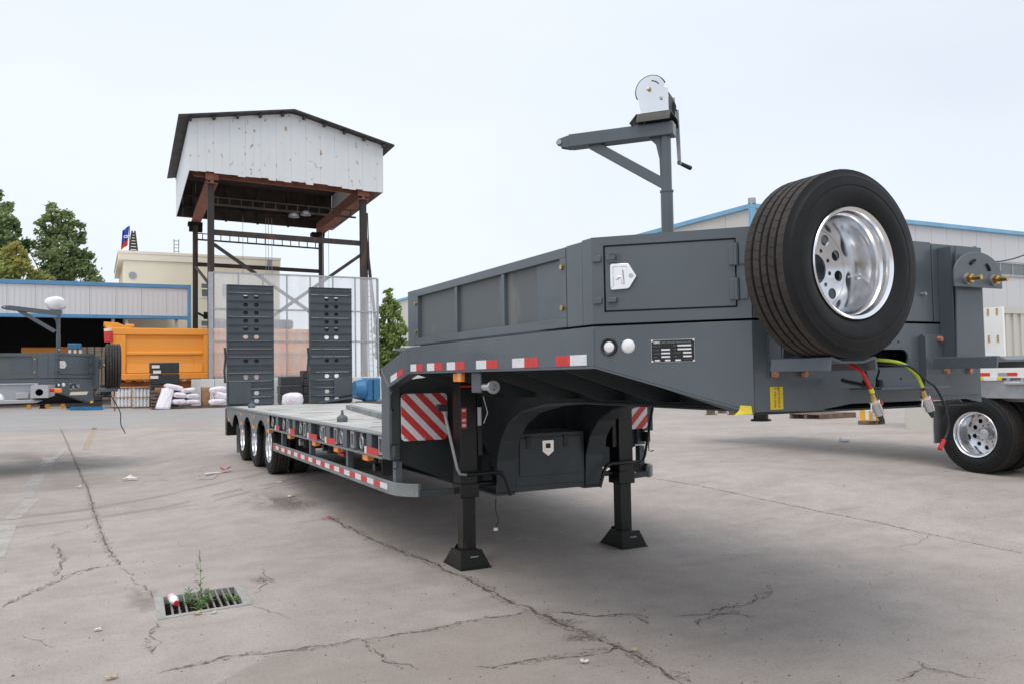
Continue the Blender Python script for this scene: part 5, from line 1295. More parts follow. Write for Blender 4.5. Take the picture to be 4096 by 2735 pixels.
o.location.z = max(.5, .02 + o.location.z * 0 + .55)
pz = at(672, 931, 26.0)
# black wrapped stacks
def stack(u0, u1, v0, v1, Y, n, label, depth=1.1, name='wrapped_stack', tags=False):
    x0, x1 = at(u0, v1, Y).x, at(u1, v1, Y).x; z1 = at(u0, v0, Y).z
    o = thing(name, label, 'stack', ((x0 + x1) / 2, Y, 0), 'black wrapped stacks')
    rnd = random.Random(int(u0))
    zb = .12; MB().box(x0 + .05, Y + .05, 0, x1 - .05, Y + depth - .05, .119).build('pallet_base', 'wood', o)
    for i in range(n):
        za = zb + (z1 - zb) * i / n; zz_ = zb + (z1 - zb) * (i + 1) / n; jx = rnd.uniform(-.03, .03)
        MB().box(x0 + jx, Y + rnd.uniform(0, .06), za, x1 + jx, Y + depth, zz_ - .02).build('wrapped_layer', 'wrap', o, .05)
    if tags:
        for (tu, tv) in ((357, 840), (360, 852), (354, 864)):
            q = at(tu, tv, Y - .01); MB().box(q.x - .22, Y - .02, q.z - .09, q.x + .22, Y - .012, q.z + .09).build('paper_tag', 'paper', o)
    return o
YB = YS + 1.6
stack(344, 411, 830, 936, YB, 4, 'tall black wrapped stack with three white paper tags in front of the orange truck body', tags=True)
stack(272, 330, 872, 936, gp(259, 936).y + 1.8, 3, 'low black wrapped stack between the jugs and the tall tagged stack')
stack(644, 692, 862, 932, YS + 1.2, 3, 'black wrapped stack seen between the two ramps')
stack(696, 726, 848, 932, YS + 2.0, 4, 'taller black wrapped stack just left of the second ramp')
stack(150, 233, 905, 937, gp(200, 937).y, 2, 'low black crate stack under the second trailer')
# pallet dividers column
o = thing('pallet_column', 'narrow column of stacked pallets between jugs and brown crate', 'pallets', (at(352, 936, YS).x, YS, 0))
for i in range(6):
    x_ = at(348, 936, YS).x; MB().box(x_, YS, .02 + i * .2, x_ + .35, YS + .9, .13 + i * .2).build('pallet_layer', 'wood', o)
for i, (u, lb) in enumerate(((185, 'blue pallet at the left under the second trailer'), (213, 'blue pallet at the right under the second trailer'))):
    q = gp(u, 938); pallet('blue_pallet', (q.x, q.y - 1.2, 0), 0, 1.1, 1.0, 'blue', lb, 'blue pallets', .20)
# ochre trestles
for i, (u, lb) in enumerate(((88, 'left one of the two ochre trestles beneath the silver chassis end'), (122, 'right one of the two ochre trestles beneath the silver chassis end'))):
    q = gp(u, 936); s_ = .75
    o = thing('ochre_trestle', lb, 'trestle', tuple(q), 'ochre trestles')
    MB().bar((q.x - s_, q.y, q.z + .45), (q.x + s_, q.y, q.z + .45), .22, .16).build('trestle_beam', 'trestle', o, .02)
    for sx in (-1, 1): MB().prism([(q.x + sx * s_ * .9, q.y - .1, q.z), (q.x + sx * (s_ * .9 - .3), q.y - .1, q.z), (q.x + sx * (s_ * .9 - .12), q.y - .1, q.z + .75), (q.x + sx * (s_ * .9 - .02), q.y - .1, q.z + .75)], (0, .2, 0)).build('trestle_leg', 'trestle', o, .01)
# white concrete block wall
YW2 = YS + 3.0
o = thing('low_block_wall', 'low white block wall behind the sacks and ramps', 'wall', (at(650, 930, YW2).x, YW2, 0))
x0_, x1_ = at(440, 930, YW2).x, at(878, 930, YW2).x; nb = 9; z1_ = at(520, 868, YW2).z
for i in range(nb):
    MB().box(x0_ + (x1_ - x0_) * i / nb, YW2, 0, x0_ + (x1_ - x0_) * (i + 1) / nb - .03, YW2 + .5, z1_).build('wall_block', 'wallwhite', o, .03)
# blue compressor on a timber
q0, q1 = at(812, 866, YS - 2), at(868, 918, YS - 2)
YC = YS - 2
zb_ = q1.z
o = thing('blue_machine', 'blue barrel shaped machine on a timber cart right of the second ramp', 'machine', ((q0.x + q1.x) / 2, YC, 0))
MB().box(q0.x + .6, YC - .5, q1.z, q1.x, YC + .6, q0.z).build('machine_housing', 'blue', o, .12)
MB().cyl((q0.x + .62, YC, (q0.z + q1.z) / 2), (q0.x, YC, (q0.z + q1.z) / 2), (q0.z - q1.z) * .47, (q0.z - q1.z) * .38, n=28).build('machine_drum', 'blue', o)
MB().box(q0.x + 1.05, YC - .52, q1.z + .1, q0.x + 1.12, YC - .501, q0.z - .1).build('housing_seam', 'cable', o)
MB().box(q0.x + .2, YC - .45, q1.z - .25, q1.x, YC + .45, q1.z - .005).build('cart_bed', 'wood', o, .02)
for sx in (q0.x + .4, q1.x - .3):
    for sy in (-.4, .3): MB().box(sx, YC + sy, 0, sx + .15, YC + sy + .15, q1.z - .255).build('cart_leg', 'wood', o)

# ================================================================= ORANGE TIPPER
YT = YS + 6.0
def A(u, v_, Y=YT): return at(u, v_, Y)
OT = thing('tipper_truck', 'orange tipper truck with ribbed steel body parked behind the stored goods', 'truck', (A(360, 900).x, YT, 0))
xl, xr = A(255, 800).x, A(477, 800).x; zt, zb = A(300, 752).z, A(300, 870).z
MB().box(xl, YT + .12, zb, xr, YT + 2.5, zt - .02).build('body_shell', 'orange', OT, .03)
MB().box(xl - .05, YT - .05, zt - .45, xr, YT + .119, zt).build('top_rail', 'orange', OT, .04)
MB().box(xl, YT - .05, zb, xr, YT + .119, zb + .40).build('bottom_rail', 'orange', OT, .04)
MB().box(xl, YT - .02, zb + .401, xl + .85, YT + .119, zt - .451).build('body_pillar', 'orange', OT, .03)
MB().box(xr - .28, YT - .03, zb + .401, xr, YT + .119, zt - .451).build('body_pillar', 'orange', OT, .03)
zm = (zt + zb) / 2 - .02
MB().prism([(xl + .9, YT + .119, zm + .17), (xl + .9, YT, zm + .12), (xl + .9, YT, zm - .02), (xl + .9, YT + .119, zm - .10)], (xr - xl - 1.25, 0, 0)).build('body_rib', 'orange', OT, .02)
MB().prism([(xl + .9, YT + .119, zm - .62), (xl + .9, YT + .02, zb + .45), (xl + .9, YT + .119, zb + .402)], (xr - xl - 1.25, 0, 0)).build('body_rib', 'orange', OT, .01)
MB().prism([(xl + .9, YT + .119, zt - .52), (xl + .9, YT + .07, zt - .60), (xl + .9, YT + .119, zt - .72)], (xr - xl - 1.25, 0, 0)).build('body_rib', 'orange', OT, .01)
MB().prism([(A(238, 738).x, YT - .02, A(238, 738).z), (A(238, 743).x, YT - .02, A(238, 744).z), (A(256, 760).x, YT - .02, A(256, 765).z), (A(300, 757).x, YT - .02, zt + .001), (A(282, 745).x, YT - .02, A(282, 745).z), (A(270, 741).x, YT - .02, A(270, 740).z)], (0, 2.4, 0)).build('cab_guard', 'orange', OT, .03)
MB().box(A(287, 745).x, YT + .0, zt + .001, A(308, 745).x, YT + .3, A(290, 743).z).build('cover_box', 'orange', OT, .06)
for i in range(9):
    xx = xl + .25 + (xr - xl - .4) * i / 9
    MB().box(xx, YT - .04, zb - .14, xx + .32, YT + .1, zb - .005).build('body_tab', 'orange_dark', OT)
MB().box(xl + .3, YT + .3, zb - .75, xr - .2, YT + 2.2, zb - .141).build('subframe', 'orange_dark', OT, .02)
MB().prism([(A(458, 905).x, YT + .1, A(458, 893).z), (A(475, 885).x, YT + .1, A(475, 872).z), (A(477, 885).x, YT + .1, A(477, 880).z), (A(463, 905).x, YT + .1, A(463, 897).z)], (0, .3, 0)).build('rear_stay', 'orange', OT)
MB().box(A(441, 900).x, YT + .05, A(441, 903).z, A(455, 900).x, YT + .3, A(441, 888).z).build('step_box', 'orange', OT, .02)
for (u, yy_) in ((290, .2), (400, .2), (450, .2), (290, 1.9), (400, 1.9), (450, 1.9)):
    wheel(OT, (A(u, 900).x, YT + yy_ + .2, .52), (0, -1, 0), False, 1.2, spin=u)
MB().box(A(230, 900).x, YT + .3, .7, A(256, 800).x, YT + 2.2, A(240, 880).z).build('cab_lower', 'black', OT, .05)
MB().cyl((A(250, 784).x - .02, YT - .05, A(250, 784).z), (A(250, 760).x - .05, YT - .05, A(250, 760).z), .26, n=20).build('hoist_drum', 'red', OT)
MB().cyl((A(250, 760).x - .05, YT - .05, A(250, 760).z + .01), (A(250, 753).x - .07, YT - .05, A(250, 753).z), .24, n=20).build('hoist_cap', 'cream', OT)

O2 = thing('tipper_truck', 'second orange tipper truck seen faintly through the milky sheet screen', 'truck', (A(600, 900).x, YT + 1, 0))
xa_, xb_ = A(486, 800).x, A(722, 800).x; z1_, z0_ = A(600, 752).z, A(600, 862).z
MB().box(xa_, YT + 1, z0_, xb_, YT + 3.4, z1_).build('body_shell', 'orange', O2, .05)
for z_ in (z1_ - .3, (z1_ + z0_) / 2 - .1, z0_ + .05): MB().box(xa_ - .02, YT + .88, z_, xb_ + .02, YT + .999, z_ + .28).build('body_rib', 'orange', O2, .03)
MB().box(xa_ + .2, YT + 1.3, z1_ + .001, xb_ - 1.2, YT + 3.2, z1_ + .7).build('load_sheet', 'wrap', O2, .2)
MB().box(xa_ + .3, YT + 1.3, z0_ - .7, xb_ - .3, YT + 3.1, z0_ - .001).build('subframe', 'orange_dark', O2, .02)
for xq in (xa_ + 1.2, xa_ + 4.2, xb_ - 1.5):
    MB().cyl((xq, YT + 1.2, .55), (xq, YT + 3.2, .55), .54, n=24).build('wheel', 'rubber', O2)

# ================================================================= LONG OPEN SHED, left
YH = YS + 12.0
SH = thing('open_shed', 'long open shed with white sheet fascia and blue edging behind the parked trailers', 'shed', (at(200, 900, YH).x, YH, 0))
hz1, hz0 = at(430, 658, YH).z, at(430, 733, YH).z
hx1 = at(437, 700, YH).x; hx0 = hx1 - 40
for i in range(24):
    a_ = hx0 + 40 * i / 24
    MB().box(a_ + .01, YH, hz0 + .25, a_ + 40 / 24 - .01, YH + .08, hz1 - .16).build('fascia_sheet', 'sheet', SH)
    for j in range(5): MB().box(a_ + .05 + j * .33, YH - .025, hz0 + .25, a_ + .10 + j * .33, YH - .001, hz1 - .16).build('sheet_rib', 'sheet', SH)
MB().box(hx0, YH - .12, hz1 - .159, hx1, YH + .3, hz1 + .12).build('top_edging', 'bluetrim', SH, .02)
MB().box(hx0, YH - .10, hz0, hx1, YH + .3, hz0 + .249).build('bottom_edging', 'bluetrim', SH, .02)
MB().box(hx1 - .2, YH - .13, hz0 - 1.0, hx1 + .02, YH + .25, hz1 + .13).build('end_edging', 'bluetrim', SH, .02)
MB().box(hx0, YH + .3, hz1 - .3, hx1, YH + 24, hz1 - .2).build('shed_roof', 'sheet', SH)
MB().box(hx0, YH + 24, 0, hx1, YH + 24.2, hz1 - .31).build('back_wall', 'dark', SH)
MB().box(hx0, YH + 23.6, 2.3, hx1, YH + 23.9, 3.1).build('back_window_band', 'creamsteel', SH)
for xx in (at(275, 900, YH).x, at(275, 900, YH).x - 9, at(275, 900, YH).x - 18, hx1 - .5):
    for dx in (-.55, .35): MB().box(xx + dx, YH + .35, 0, xx + dx + .2, YH + .6, hz0 + .2).build('shed_column', 'sheet', SH)
    for k_ in range(5): MB().bar((xx - .45, YH + .47, .6 + k_ * .9), (xx + .45, YH + .47, 1.2 + k_ * .9), .06, .06).build('column_lacing', 'galv', SH)
for k_ in range(8):
    q = at(140 + k_ * 17, 805, YH + 14); MB().box(q.x - .32, YH + 14, 0.2, q.x + .32, YH + 14.1, at(150, 795, YH + 14).z).build('inner_panel', 'cream', SH)
# stone heap with orange tarpaulin seen inside
q0, q1 = at(48, 800, YH + 8), at(180, 812, YH + 8)
MB().box(q0.x, YH + 8, 0, q1.x, YH + 9.5, at(60, 796, YH + 8).z).build('orange_stack', 'orange', None, .1, props={'label': 'orange sheeted stack inside the open shed at the left', 'category': 'stack'})
q = at(172, 790, YH - 3)
o = thing('blue_cart', 'small blue machine on white legs in front of the open shed', 'machine', (q.x, YH - 3, 0))
MB().box(at(155, 795, YH - 3).x, YH - 3, at(160, 800, YH - 3).z, at(187, 795, YH - 3).x, YH - 2, at(160, 787, YH - 3).z).build('machine_body', 'blue', o, .05)
for u in (160, 172, 184): MB().box(at(u, 800, YH - 3).x - .08, YH - 2.9, 0, at(u, 800, YH - 3).x + .08, YH - 2.2, at(160, 800.5, YH - 3).z).build('machine_leg', 'white', o)

# ================================================================= CREAM BUILDING
YCR = YS + 34
CR = thing('cream_building', 'cream plastered factory building with plain parapet behind the shed', 'building', (at(450, 800, YCR).x, YCR, 0))
cx0, cx1 = at(283, 700, YCR).x, at(642, 700, YCR).x; cz = at(450, 604, YCR).z; cz2 = at(450, 583, YCR).z
MB().box(cx0, YCR, 0, cx1, YCR + 16, cz).build('wall', 'cream', CR, .05)
MB().box(cx0 - .45, YCR - .15, cz + .001, cx1 + .05, YCR + 16.3, cz2 - .3).build('parapet', 'cream2', CR, .05)
MB().box(cx0 - .52, YCR - .18, cz2 - .299, cx1 + .1, YCR + 16.4, cz2).build('parapet_cap', 'cream2', CR, .03)
for (u0, u1, v0, v1) in ((462, 486, 651, 662), (463, 486, 664, 681), (462, 486, 736, 748), (510, 545, 652, 681), (575, 610, 654, 683)):
    a_, b_ = at(u0, v0, YCR), at(u1, v1, YCR)
    w_ = MB().box(a_.x, YCR - .04, b_.z, b_.x, YCR + .02, a_.z).build('window', 'glass', CR)
    MB().box(a_.x - .1, YCR - .07, b_.z - .12, b_.x + .1, YCR - .041, b_.z - .0).build('sill', 'cream2', w_)
MB().cyl((at(304, 632, YCR).x, YCR - .06, at(304, 632, YCR).z), (at(304, 632, YCR).x, YCR - .01, at(304, 632, YCR).z), .35, n=20).build('round_vent', 'galv', CR)
for u in (401, 412):
    q = at(u, 578, YCR); MB().bar((q.x, YCR + 1, cz2), (q.x, YCR + 1, cz2 + 1.5), .08, .08).build('roof_ladder_rail', 'galv', CR)
for k_ in range(4): MB().bar((at(401, 578, YCR).x, YCR + 1, cz2 + .3 + .35 * k_), (at(412, 578, YCR).x, YCR + 1, cz2 + .3 + .35 * k_), .06, .06).build('ladder_rung', 'galv', CR)
MB().box(at(610, 612, YCR).x, YCR - .8, at(610, 620, YCR).z, at(620, 612, YCR).x, YCR - .61, at(610, 598, YCR).z).build('lamp_box', 'galv', CR)
# lattice chimney on the roof
q = at(306, 575, YCR + 2); q1 = at(306, 530, YCR + 2)
o = thing('roof_mast', 'dark tapering lattice mast standing on the cream building', 'mast', (q.x, YCR + 2, cz2))
for dx in (-1, 1): MB().bar((q.x + dx * .42, YCR + 2, cz2 - .2), (q.x + dx * .12, YCR + 2, q1.z), .14, .14).build('mast_leg', 'post', o)
for k_ in range(8):
    t = k_ / 8; w_ = .42 - .3 * t; z_ = cz2 + (q1.z - cz2) * t
    MB().bar((q.x - w_, YCR + 2, z_), (q.x + w_, YCR + 2, z_), .10, .22).build('mast_rung', 'post', o)
# flag
FY = YCR + 3
q = at(292, 575, FY); t0, t1 = at(296, 520, FY), at(279, 570, FY)
o = thing('flag', 'blue and red flag with white lettering leaning above the cream building', 'flag', (q.x, FY, cz2))
MB().cyl((at(297, 580, FY).x, FY, cz2 - .3), (at(297, 520, FY).x, FY, at(297, 518, FY).z), .05, n=8).build('flag_pole', 'galv', o)
def flagpart(va, vb, name, m):
    n = 7; k2 = 4; vs_ = []
    for j in range(k2 + 1):
        v_ = va + (vb - va) * j / k2
        for i in range(n):
            u = 281 + (v_ - 522) * -.08 + (296 - 281) * i / (n - 1); vv = v_ + (1 - i / (n - 1)) * 10 - 3
            P = at(u, vv, FY); vs_.append((P.x, FY + .25 * math.sin(i * 1.1 + j * .4), P.z))
    return MB().add(vs_, [(j * n + i, j * n + i + 1, (j + 1) * n + i + 1, (j + 1) * n + i) for j in range(k2) for i in range(n - 1)], True).build(name, m, o, solid=.02)
flagpart(522, 552, 'blue_field', 'flagblue'); flagpart(552, 566, 'red_field', 'flagred')
q = at(283.2, 548, FY); text_mesh('CIMC', .36, 'white', o, frame_mw((q.x, FY - .4, q.z), (1, 0, .18), (-.1, 0, 1)), bold=.02)

# ================================================================= CRANE TOWER HOUSE
YA = YS + 8.5; YD = YA + 15.4
TW = thing('crane_tower', 'tall steel crane frame carrying a rusty white sheet house with a pitched roof', 'tower', (at(640, 900, YA).x, YA + 4, 0))
xA, xB = at(483.5, 600, YA).x, at(833, 600, YA).x
zr = at(483.5, 415, YA).z
def post(x, y, zt_, w=.42, z0=0, m='post'):
    o_ = MB().box(x - w / 2, y - w / 2, z0, x + w / 2, y + w / 2, zt_).build('tower_post', m, TW, .01); return o_
zfoot = at(483, 757, YA).z
post(xA, YA, zr, .44, zfoot); post(xA, YA, zfoot - .01, .40, 0, 'wallwhite'); post(xB, YA, zr + .3, .46)
xC, xD = at(446.5, 600, YD).x, at(719, 600, YD).x
post(xA, YD, zr, .42); post(xB, YD, zr, .42)
zz1, zz0 = at(600, 538, YA).z, at(600, 610, YD).z
# horizontal ties
def tie(x0, y0, x1, y1, z, w=.18, h=.30, m='post'): MB().bar((x0, y0, z), (x1, y1, z), w, h).build('tower_tie', m, TW)
zt1 = at(700, 545, YA).z
tie(xA + .2, YA, xB - .2, YA, zt1, .2, .38)
zt2 = at(600, 612, YD).z
tie(xA + .2, YD, xB - .2, YD, zt2, .2, .34)
# ladder-like cable girders
def girder(z, y, x0, x1, n, h=.55, m='post'):
    g_ = sub('cable_girder', TW)
    MB().bar((x0, y, z), (x1, y, z), .10, .14).build('girder_chord', m, g_); MB().bar((x0, y, z + h), (x1, y, z + h), .07, .08).build('girder_chord', m, g_)
    for i in range(n):
        xx = x0 + (x1 - x0) * (i + .5) / n; MB().bar((xx, y, z), (xx, y, z + h), .07, .07, (0, 1, 0)).build('girder_rung', m, g_)
girder(at(560, 556, YD).z, YD - .3, xA + .2, xB - .2, 14)
girder(at(600, 475, YA + 1.2).z, YA + 1.4, xA + .2, xB - .2, 13)
# braces
MB().bar((xA + .2, YA, at(490, 560, YA).z), (at(720, 720, YA).x, YA, at(720, 720, YA).z), .16, .24).build('tower_brace', 'post', TW)
MB().bar((xB - .2, YA, at(828, 580, YA).z), (at(560, 770, YA).x, YA, at(560, 770, YA).z), .16, .24).build('tower_brace', 'post', TW)
MB().bar((xA, YD - .2, at(450, 612, YD).z), (xA, YA + .2, at(484, 655, YA).z), .14, .2).build('tower_brace', 'post', TW)
MB().bar((xA + .2, YD, at(453, 640, YD).z - 3), (xB - .2, YD, 2.0), .12, .2).build('tower_brace', 'post', TW)
for i, (ub, vb) in enumerate(((868, 716), (862, 640))):
    MB().bar((xB + .15, YA + .1, zt1 + 1.5), (at(ub, vb, YA).x + .4 - i * .3, YA + .1 + i * 3, 0 if i == 0 else at(862, 640, YA).z - 3), .16, .2).build('tower_stay', 'post', TW)
# ladder on right post
for dx in (.45, .85): MB().bar((xB + dx, YA + .2, 0), (xB + .25 + dx * .2, YA + .2, zt1 + 2.5), .07, .07).build('ladder_rail', 'post', TW)
for k_ in range(26): 
    z_ = .4 + k_ * .45; t = z_ / (zt1 + 2.5)
    MB().bar((xB + .45 - t * .11, YA + .2, z_), (xB + .85 - t * .43, YA + .2, z_), .05, .05).build('ladder_rung', 'post', TW)
# house: walls, roof
Yf, Yb_ = YA - .8, YD + 1.7
wx0, wx1 = at(435.5, 400, Yf).x, at(879, 400, Yf).x
zb0, zb1 = at(435.5, 386, Yf).z, at(877, 434, Yf).z
zbm = (zb0 + zb1) / 2
ze0, ze1 = at(438, 262, Yf).z, at(880, 330, Yf).z; zem = (ze0 + ze1) / 2
pk_ = at(672, 250, Yf); pkx = (wx0 + wx1) / 2 + .15; pkz = pk_.z - .1
n = 26
def roofz(x): return zem + (pkz - zem) * (1 - abs(x - pkx) / ((wx1 - wx0) / 2)) 
for (yw, nm) in ((Yf, 'gable_sheet'), (Yb_, 'gable_sheet')):
    for i in range(n):
        a_ = wx0 + (wx1 - wx0) * i / n; b_ = wx0 + (wx1 - wx0) * (i + 1) / n - .004; off = .02 if i % 2 else 0
        zlo = zbm + (random.uniform(-.12, .05) if yw == Yf else 0)
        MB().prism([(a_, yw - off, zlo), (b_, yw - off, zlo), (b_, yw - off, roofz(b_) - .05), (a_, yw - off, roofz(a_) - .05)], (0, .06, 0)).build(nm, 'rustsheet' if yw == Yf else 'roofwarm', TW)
m_ = 16
for sx, xw in ((0, wx0), (1, wx1)):
    for i in range(m_):
        a_ = Yf + .06 + (Yb_ - Yf - .1) * i / m_; b_ = Yf + .06 + (Yb_ - Yf - .1) * (i + 1) / m_ - .02
        MB().box(xw - .03 if sx == 0 else xw, a_, zbm - .05, xw if sx == 0 else xw + .03, b_, zem - .1).build('side_sheet', 'rustsheet', TW)
for sgn, xe in ((-1, wx0 - .75), (1, wx1 + .75)):
    ze = roofz(xe)
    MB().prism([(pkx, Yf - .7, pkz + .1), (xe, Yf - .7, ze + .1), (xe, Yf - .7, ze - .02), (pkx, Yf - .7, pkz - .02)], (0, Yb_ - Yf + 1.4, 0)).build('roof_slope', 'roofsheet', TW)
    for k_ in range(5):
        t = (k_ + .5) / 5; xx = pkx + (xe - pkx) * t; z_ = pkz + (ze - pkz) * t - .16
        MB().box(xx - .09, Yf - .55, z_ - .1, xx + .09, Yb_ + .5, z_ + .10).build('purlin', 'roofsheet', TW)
# bottom beams seen from below: rust red girders along the depth, trolley girder across
zu = zbm + .1
for xx in (xA + .05, xB - .05):
    MB().box(xx - .45, Yf + .3, zu - .55, xx + .45, Yf + .32, zu - .1).build('beam_end', 'rustbeam', TW)
    MB().box(xx - .12, Yf + .33, zu - .75, xx + .12, Yb_ - .3, zu + .35).build('runway_beam', 'rustbeam', TW, .01)
    MB().box(xx - .40, Yf + .33, zu - .80, xx + .40, Yb_ - .3, zu - .751).build('runway_flange', 'rustbeam', TW)
MB().box(wx0 + .4, Yf + 2.0, zu + .0, wx1 - .4, Yf + 2.25, zu + .7).build('cross_girder', 'rustbeam', TW)
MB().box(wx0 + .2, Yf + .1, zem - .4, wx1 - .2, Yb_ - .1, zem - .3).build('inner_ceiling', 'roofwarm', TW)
for k_ in range(5):
    xx = wx0 + (wx1 - wx0) * (k_ + .5) / 5; MB().box(xx - .1, Yb_ - .2, zbm - .1, xx + .1, Yb_ - .05, zem - .4).build('wall_post', 'roofsheet', TW)
for z_ in (zbm + .9, zbm + 1.9): MB().box(wx0 + .1, Yb_ - .25, z_, wx1 - .1, Yb_ - .06, z_ + .15).build('wall_rail', 'roofsheet', TW)
for (x_, y_) in ((xA + .1, YD + .2), (xB - .2, YD + .2)):
    MB().cyl((x_ - .6, y_, zu - 1.25), (x_ + .5, y_, zu - 1.25), .38, n=18).build('hoist_motor', 'dark', TW)
    MB().box(x_ - .7, y_ - .5, zu - 1.1, x_ + .5, y_ + .5, zu - .8).build('hoist_plate', 'dark', TW)
q = at(459, 723, YD - .6); MB().cyl((q.x - .25, YD - .6, q.z), (q.x + .35, YD - .6, q.z), .32, n=16).build('cable_drum', 'dark', TW)
for (u, v_) in ((672, 488), (699, 483)):
    q = at(u, v_, YA + 1.6); MB().lathe([(.42, 0), (.36, .22), (.15, .38), (.0, .40)], 16, O=q - Vector((0, 0, .2))).build('work_lamp', 'galv', TW)
for (u, Y_) in ((596, YD), (602, YD), (610, YD), (727, YD), (741, YD), (543, YD)):
    q = at(u, 600, Y_ - 1); MB().bar((q.x, Y_ - 1, 5.2), (q.x, Y_ - 1, zu), .035, .035).build('hoist_rope', 'galv', TW)
# hook block closing the ropes
q = at(602, 640, YD - 1); MB().box(q.x - .5, YD - 1.2, 4.6, q.x + .5, YD - .8, 5.25).build('hook_block', 'post', TW, .03)
q = at(735, 640, YD - 1); MB().box(q.x - .3, YD - 1.2, 4.6, q.x + .3, YD - .8, 5.25).build('hook_block', 'post', TW, .03)
q = at(543, 640, YD - 1); MB().box(q.x - .15, YD - 1.2, 4.9, q.x + .15, YD - .8, 5.25).build('hook_block', 'post', TW, .03)

# the frame stands a little askew in the yard
for o in [c for c in TW.children] + [c2 for c in TW.children for c2 in c.children]:
    if o.type != 'MESH': continue
    L0 = TW.location
    for v in o.data.vertices:
        w_ = v.co + L0; d_ = w_.y - YA; w_.x += d_ * .0365
        k_ = 1 + .0016 * (w_.x - wx0)
        v.co = Vector((w_.x * k_, w_.y * k_, w_.z)) - L0
# milky sheet screen in front of the tower
YSC = YS + 4.2
SCN = thing('sheet_screen', 'tall milky plastic sheet screen on a thin steel frame in front of the tower', 'screen', (at(680, 900, YSC).x, YSC, 0))
sx0, sx1 = at(489, 700, YSC).x, at(864, 700, YSC).x; sz1 = at(680, 632, YSC).z; sz0 = at(680, 868, YSC).z
nc = 7; rows = [sz0, sz0 + (sz1 - sz0) * .36, sz0 + (sz1 - sz0) * .66, sz1]
MB().box(sx0 - .30, YSC - .1, 0, sx0 + .0, YSC + .1, sz1).build('screen_post', 'galv', SCN, .01)
MB().box(sx1, YSC - .1, 0, sx1 + .12, YSC + .1, sz1).build('screen_post', 'galv', SCN, .01)
for i in range(nc + 1):
    xx = sx0 + (sx1 - sx0) * i / nc
    if 0 < i < nc: MB().box(xx - .045, YSC - .03, .0 if i in (2, 5) else sz0 - .3, xx + .045, YSC + .03, sz1).build('screen_mullion', 'galv', SCN)
for z_ in rows: MB().box(sx0, YSC - .045, z_ - .05, sx1, YSC + .045, z_ + .05).build('screen_rail', 'galv', SCN)
for i in range(nc):
    xa, xb = sx0 + (sx1 - sx0) * i / nc, sx0 + (sx1 - sx0) * (i + 1) / nc
    MB().box(xa + .05, YSC - .006, sz0, xb - .05, YSC + .006, sz1).build('milky_pane', 'milky', SCN)

# ================================================================= WAREHOUSE, right
YR = 45.0
WH = thing('warehouse', 'large white sheet warehouse with pale blue roof edging behind the trailer nose', 'building', (60, 55, 0))
rx0 = at(1722, 470, YR).x; rz = at(1722, 470, YR).z; rx1 = rx0 + 75
for i in range(38):
    a_ = rx0 + 75 * i / 38
    MB().box(a_ + .02, YR, 0, a_ + 75 / 38 - .01, YR + .1, rz - .3 if i != 0 else rz - .3).build('wall_sheet', 'warehouse', WH)
for i in range(30):
    a_ = YR + .1 + 80 * i / 30
    MB().box(rx0, a_, 0, rx0 + .1, a_ + 80 / 30 - .03, rz - .3).build('side_sheet', 'warehouse_warm', WH)
MB().box(rx0 - .25, YR - .3, rz - .299, rx1, YR + .4, rz + .05).build('roof_edging', 'skytrim', WH, .03)
MB().box(rx0 - .26, YR + .401, rz - .299, rx0 + .3, YR + 80, rz + .05).build('roof_edging', 'skytrim', WH, .03)
MB().box(rx0 - .28, YR - .32, 0, rx0 + .15, YR + .0 - .001, rz - .30).build('corner_trim', 'skytrim', WH, .03)
MB().box(rx0 + .3, YR + .4, rz - .4, rx1, YR + 80, rz - .3).build('roof_sheet', 'warehouse', WH)
MB().cyl((rx0, YR - .1, rz + .05), (rx0, YR - .1, rz + .45), .28, n=16).build('roof_vent', 'galv', WH)
wz1, wz0 = at(2290, 604, YR).z, at(2290, 629, YR).z
wx0_ = at(2205, 610, YR).x
for i in range(22):
    a_ = wx0_ + i * 1.75
    w_ = MB().box(a_, YR - .06, wz0, a_ + 1.62, YR - .001, wz1).build('window', 'glass', WH)
    MB().box(a_ + 1.621, YR - .09, wz0, a_ + 1.749, YR - .001, wz1).build('mullion', 'galv', w_)
MB().box(wx0_ - .2, YR - .12, wz1 + .001, wx0_ + 39, YR - .001, wz1 + .18).build('window_head', 'galv', WH)
MB().box(wx0_ - .2, YR - .12, wz0 - .18, wx0_ + 39, YR - .001, wz0 - .001).build('window_sill', 'galv', WH)
# power cable to the warehouse wall
c0 = at(2236, 604, YR - .15); c1 = at(2420, 560, 30)
MB().tube(curve([c0, c0.lerp(c1, .5) + Vector((0, 0, -.35)), c1, c1 + (c1 - c0) * 1.2 + Vector((0, 0, .4))]), .045, 6).build('power_cable', 'cable', None, props={'label': 'thin dark power cable rising from the warehouse wall to the right', 'category': 'cable'})

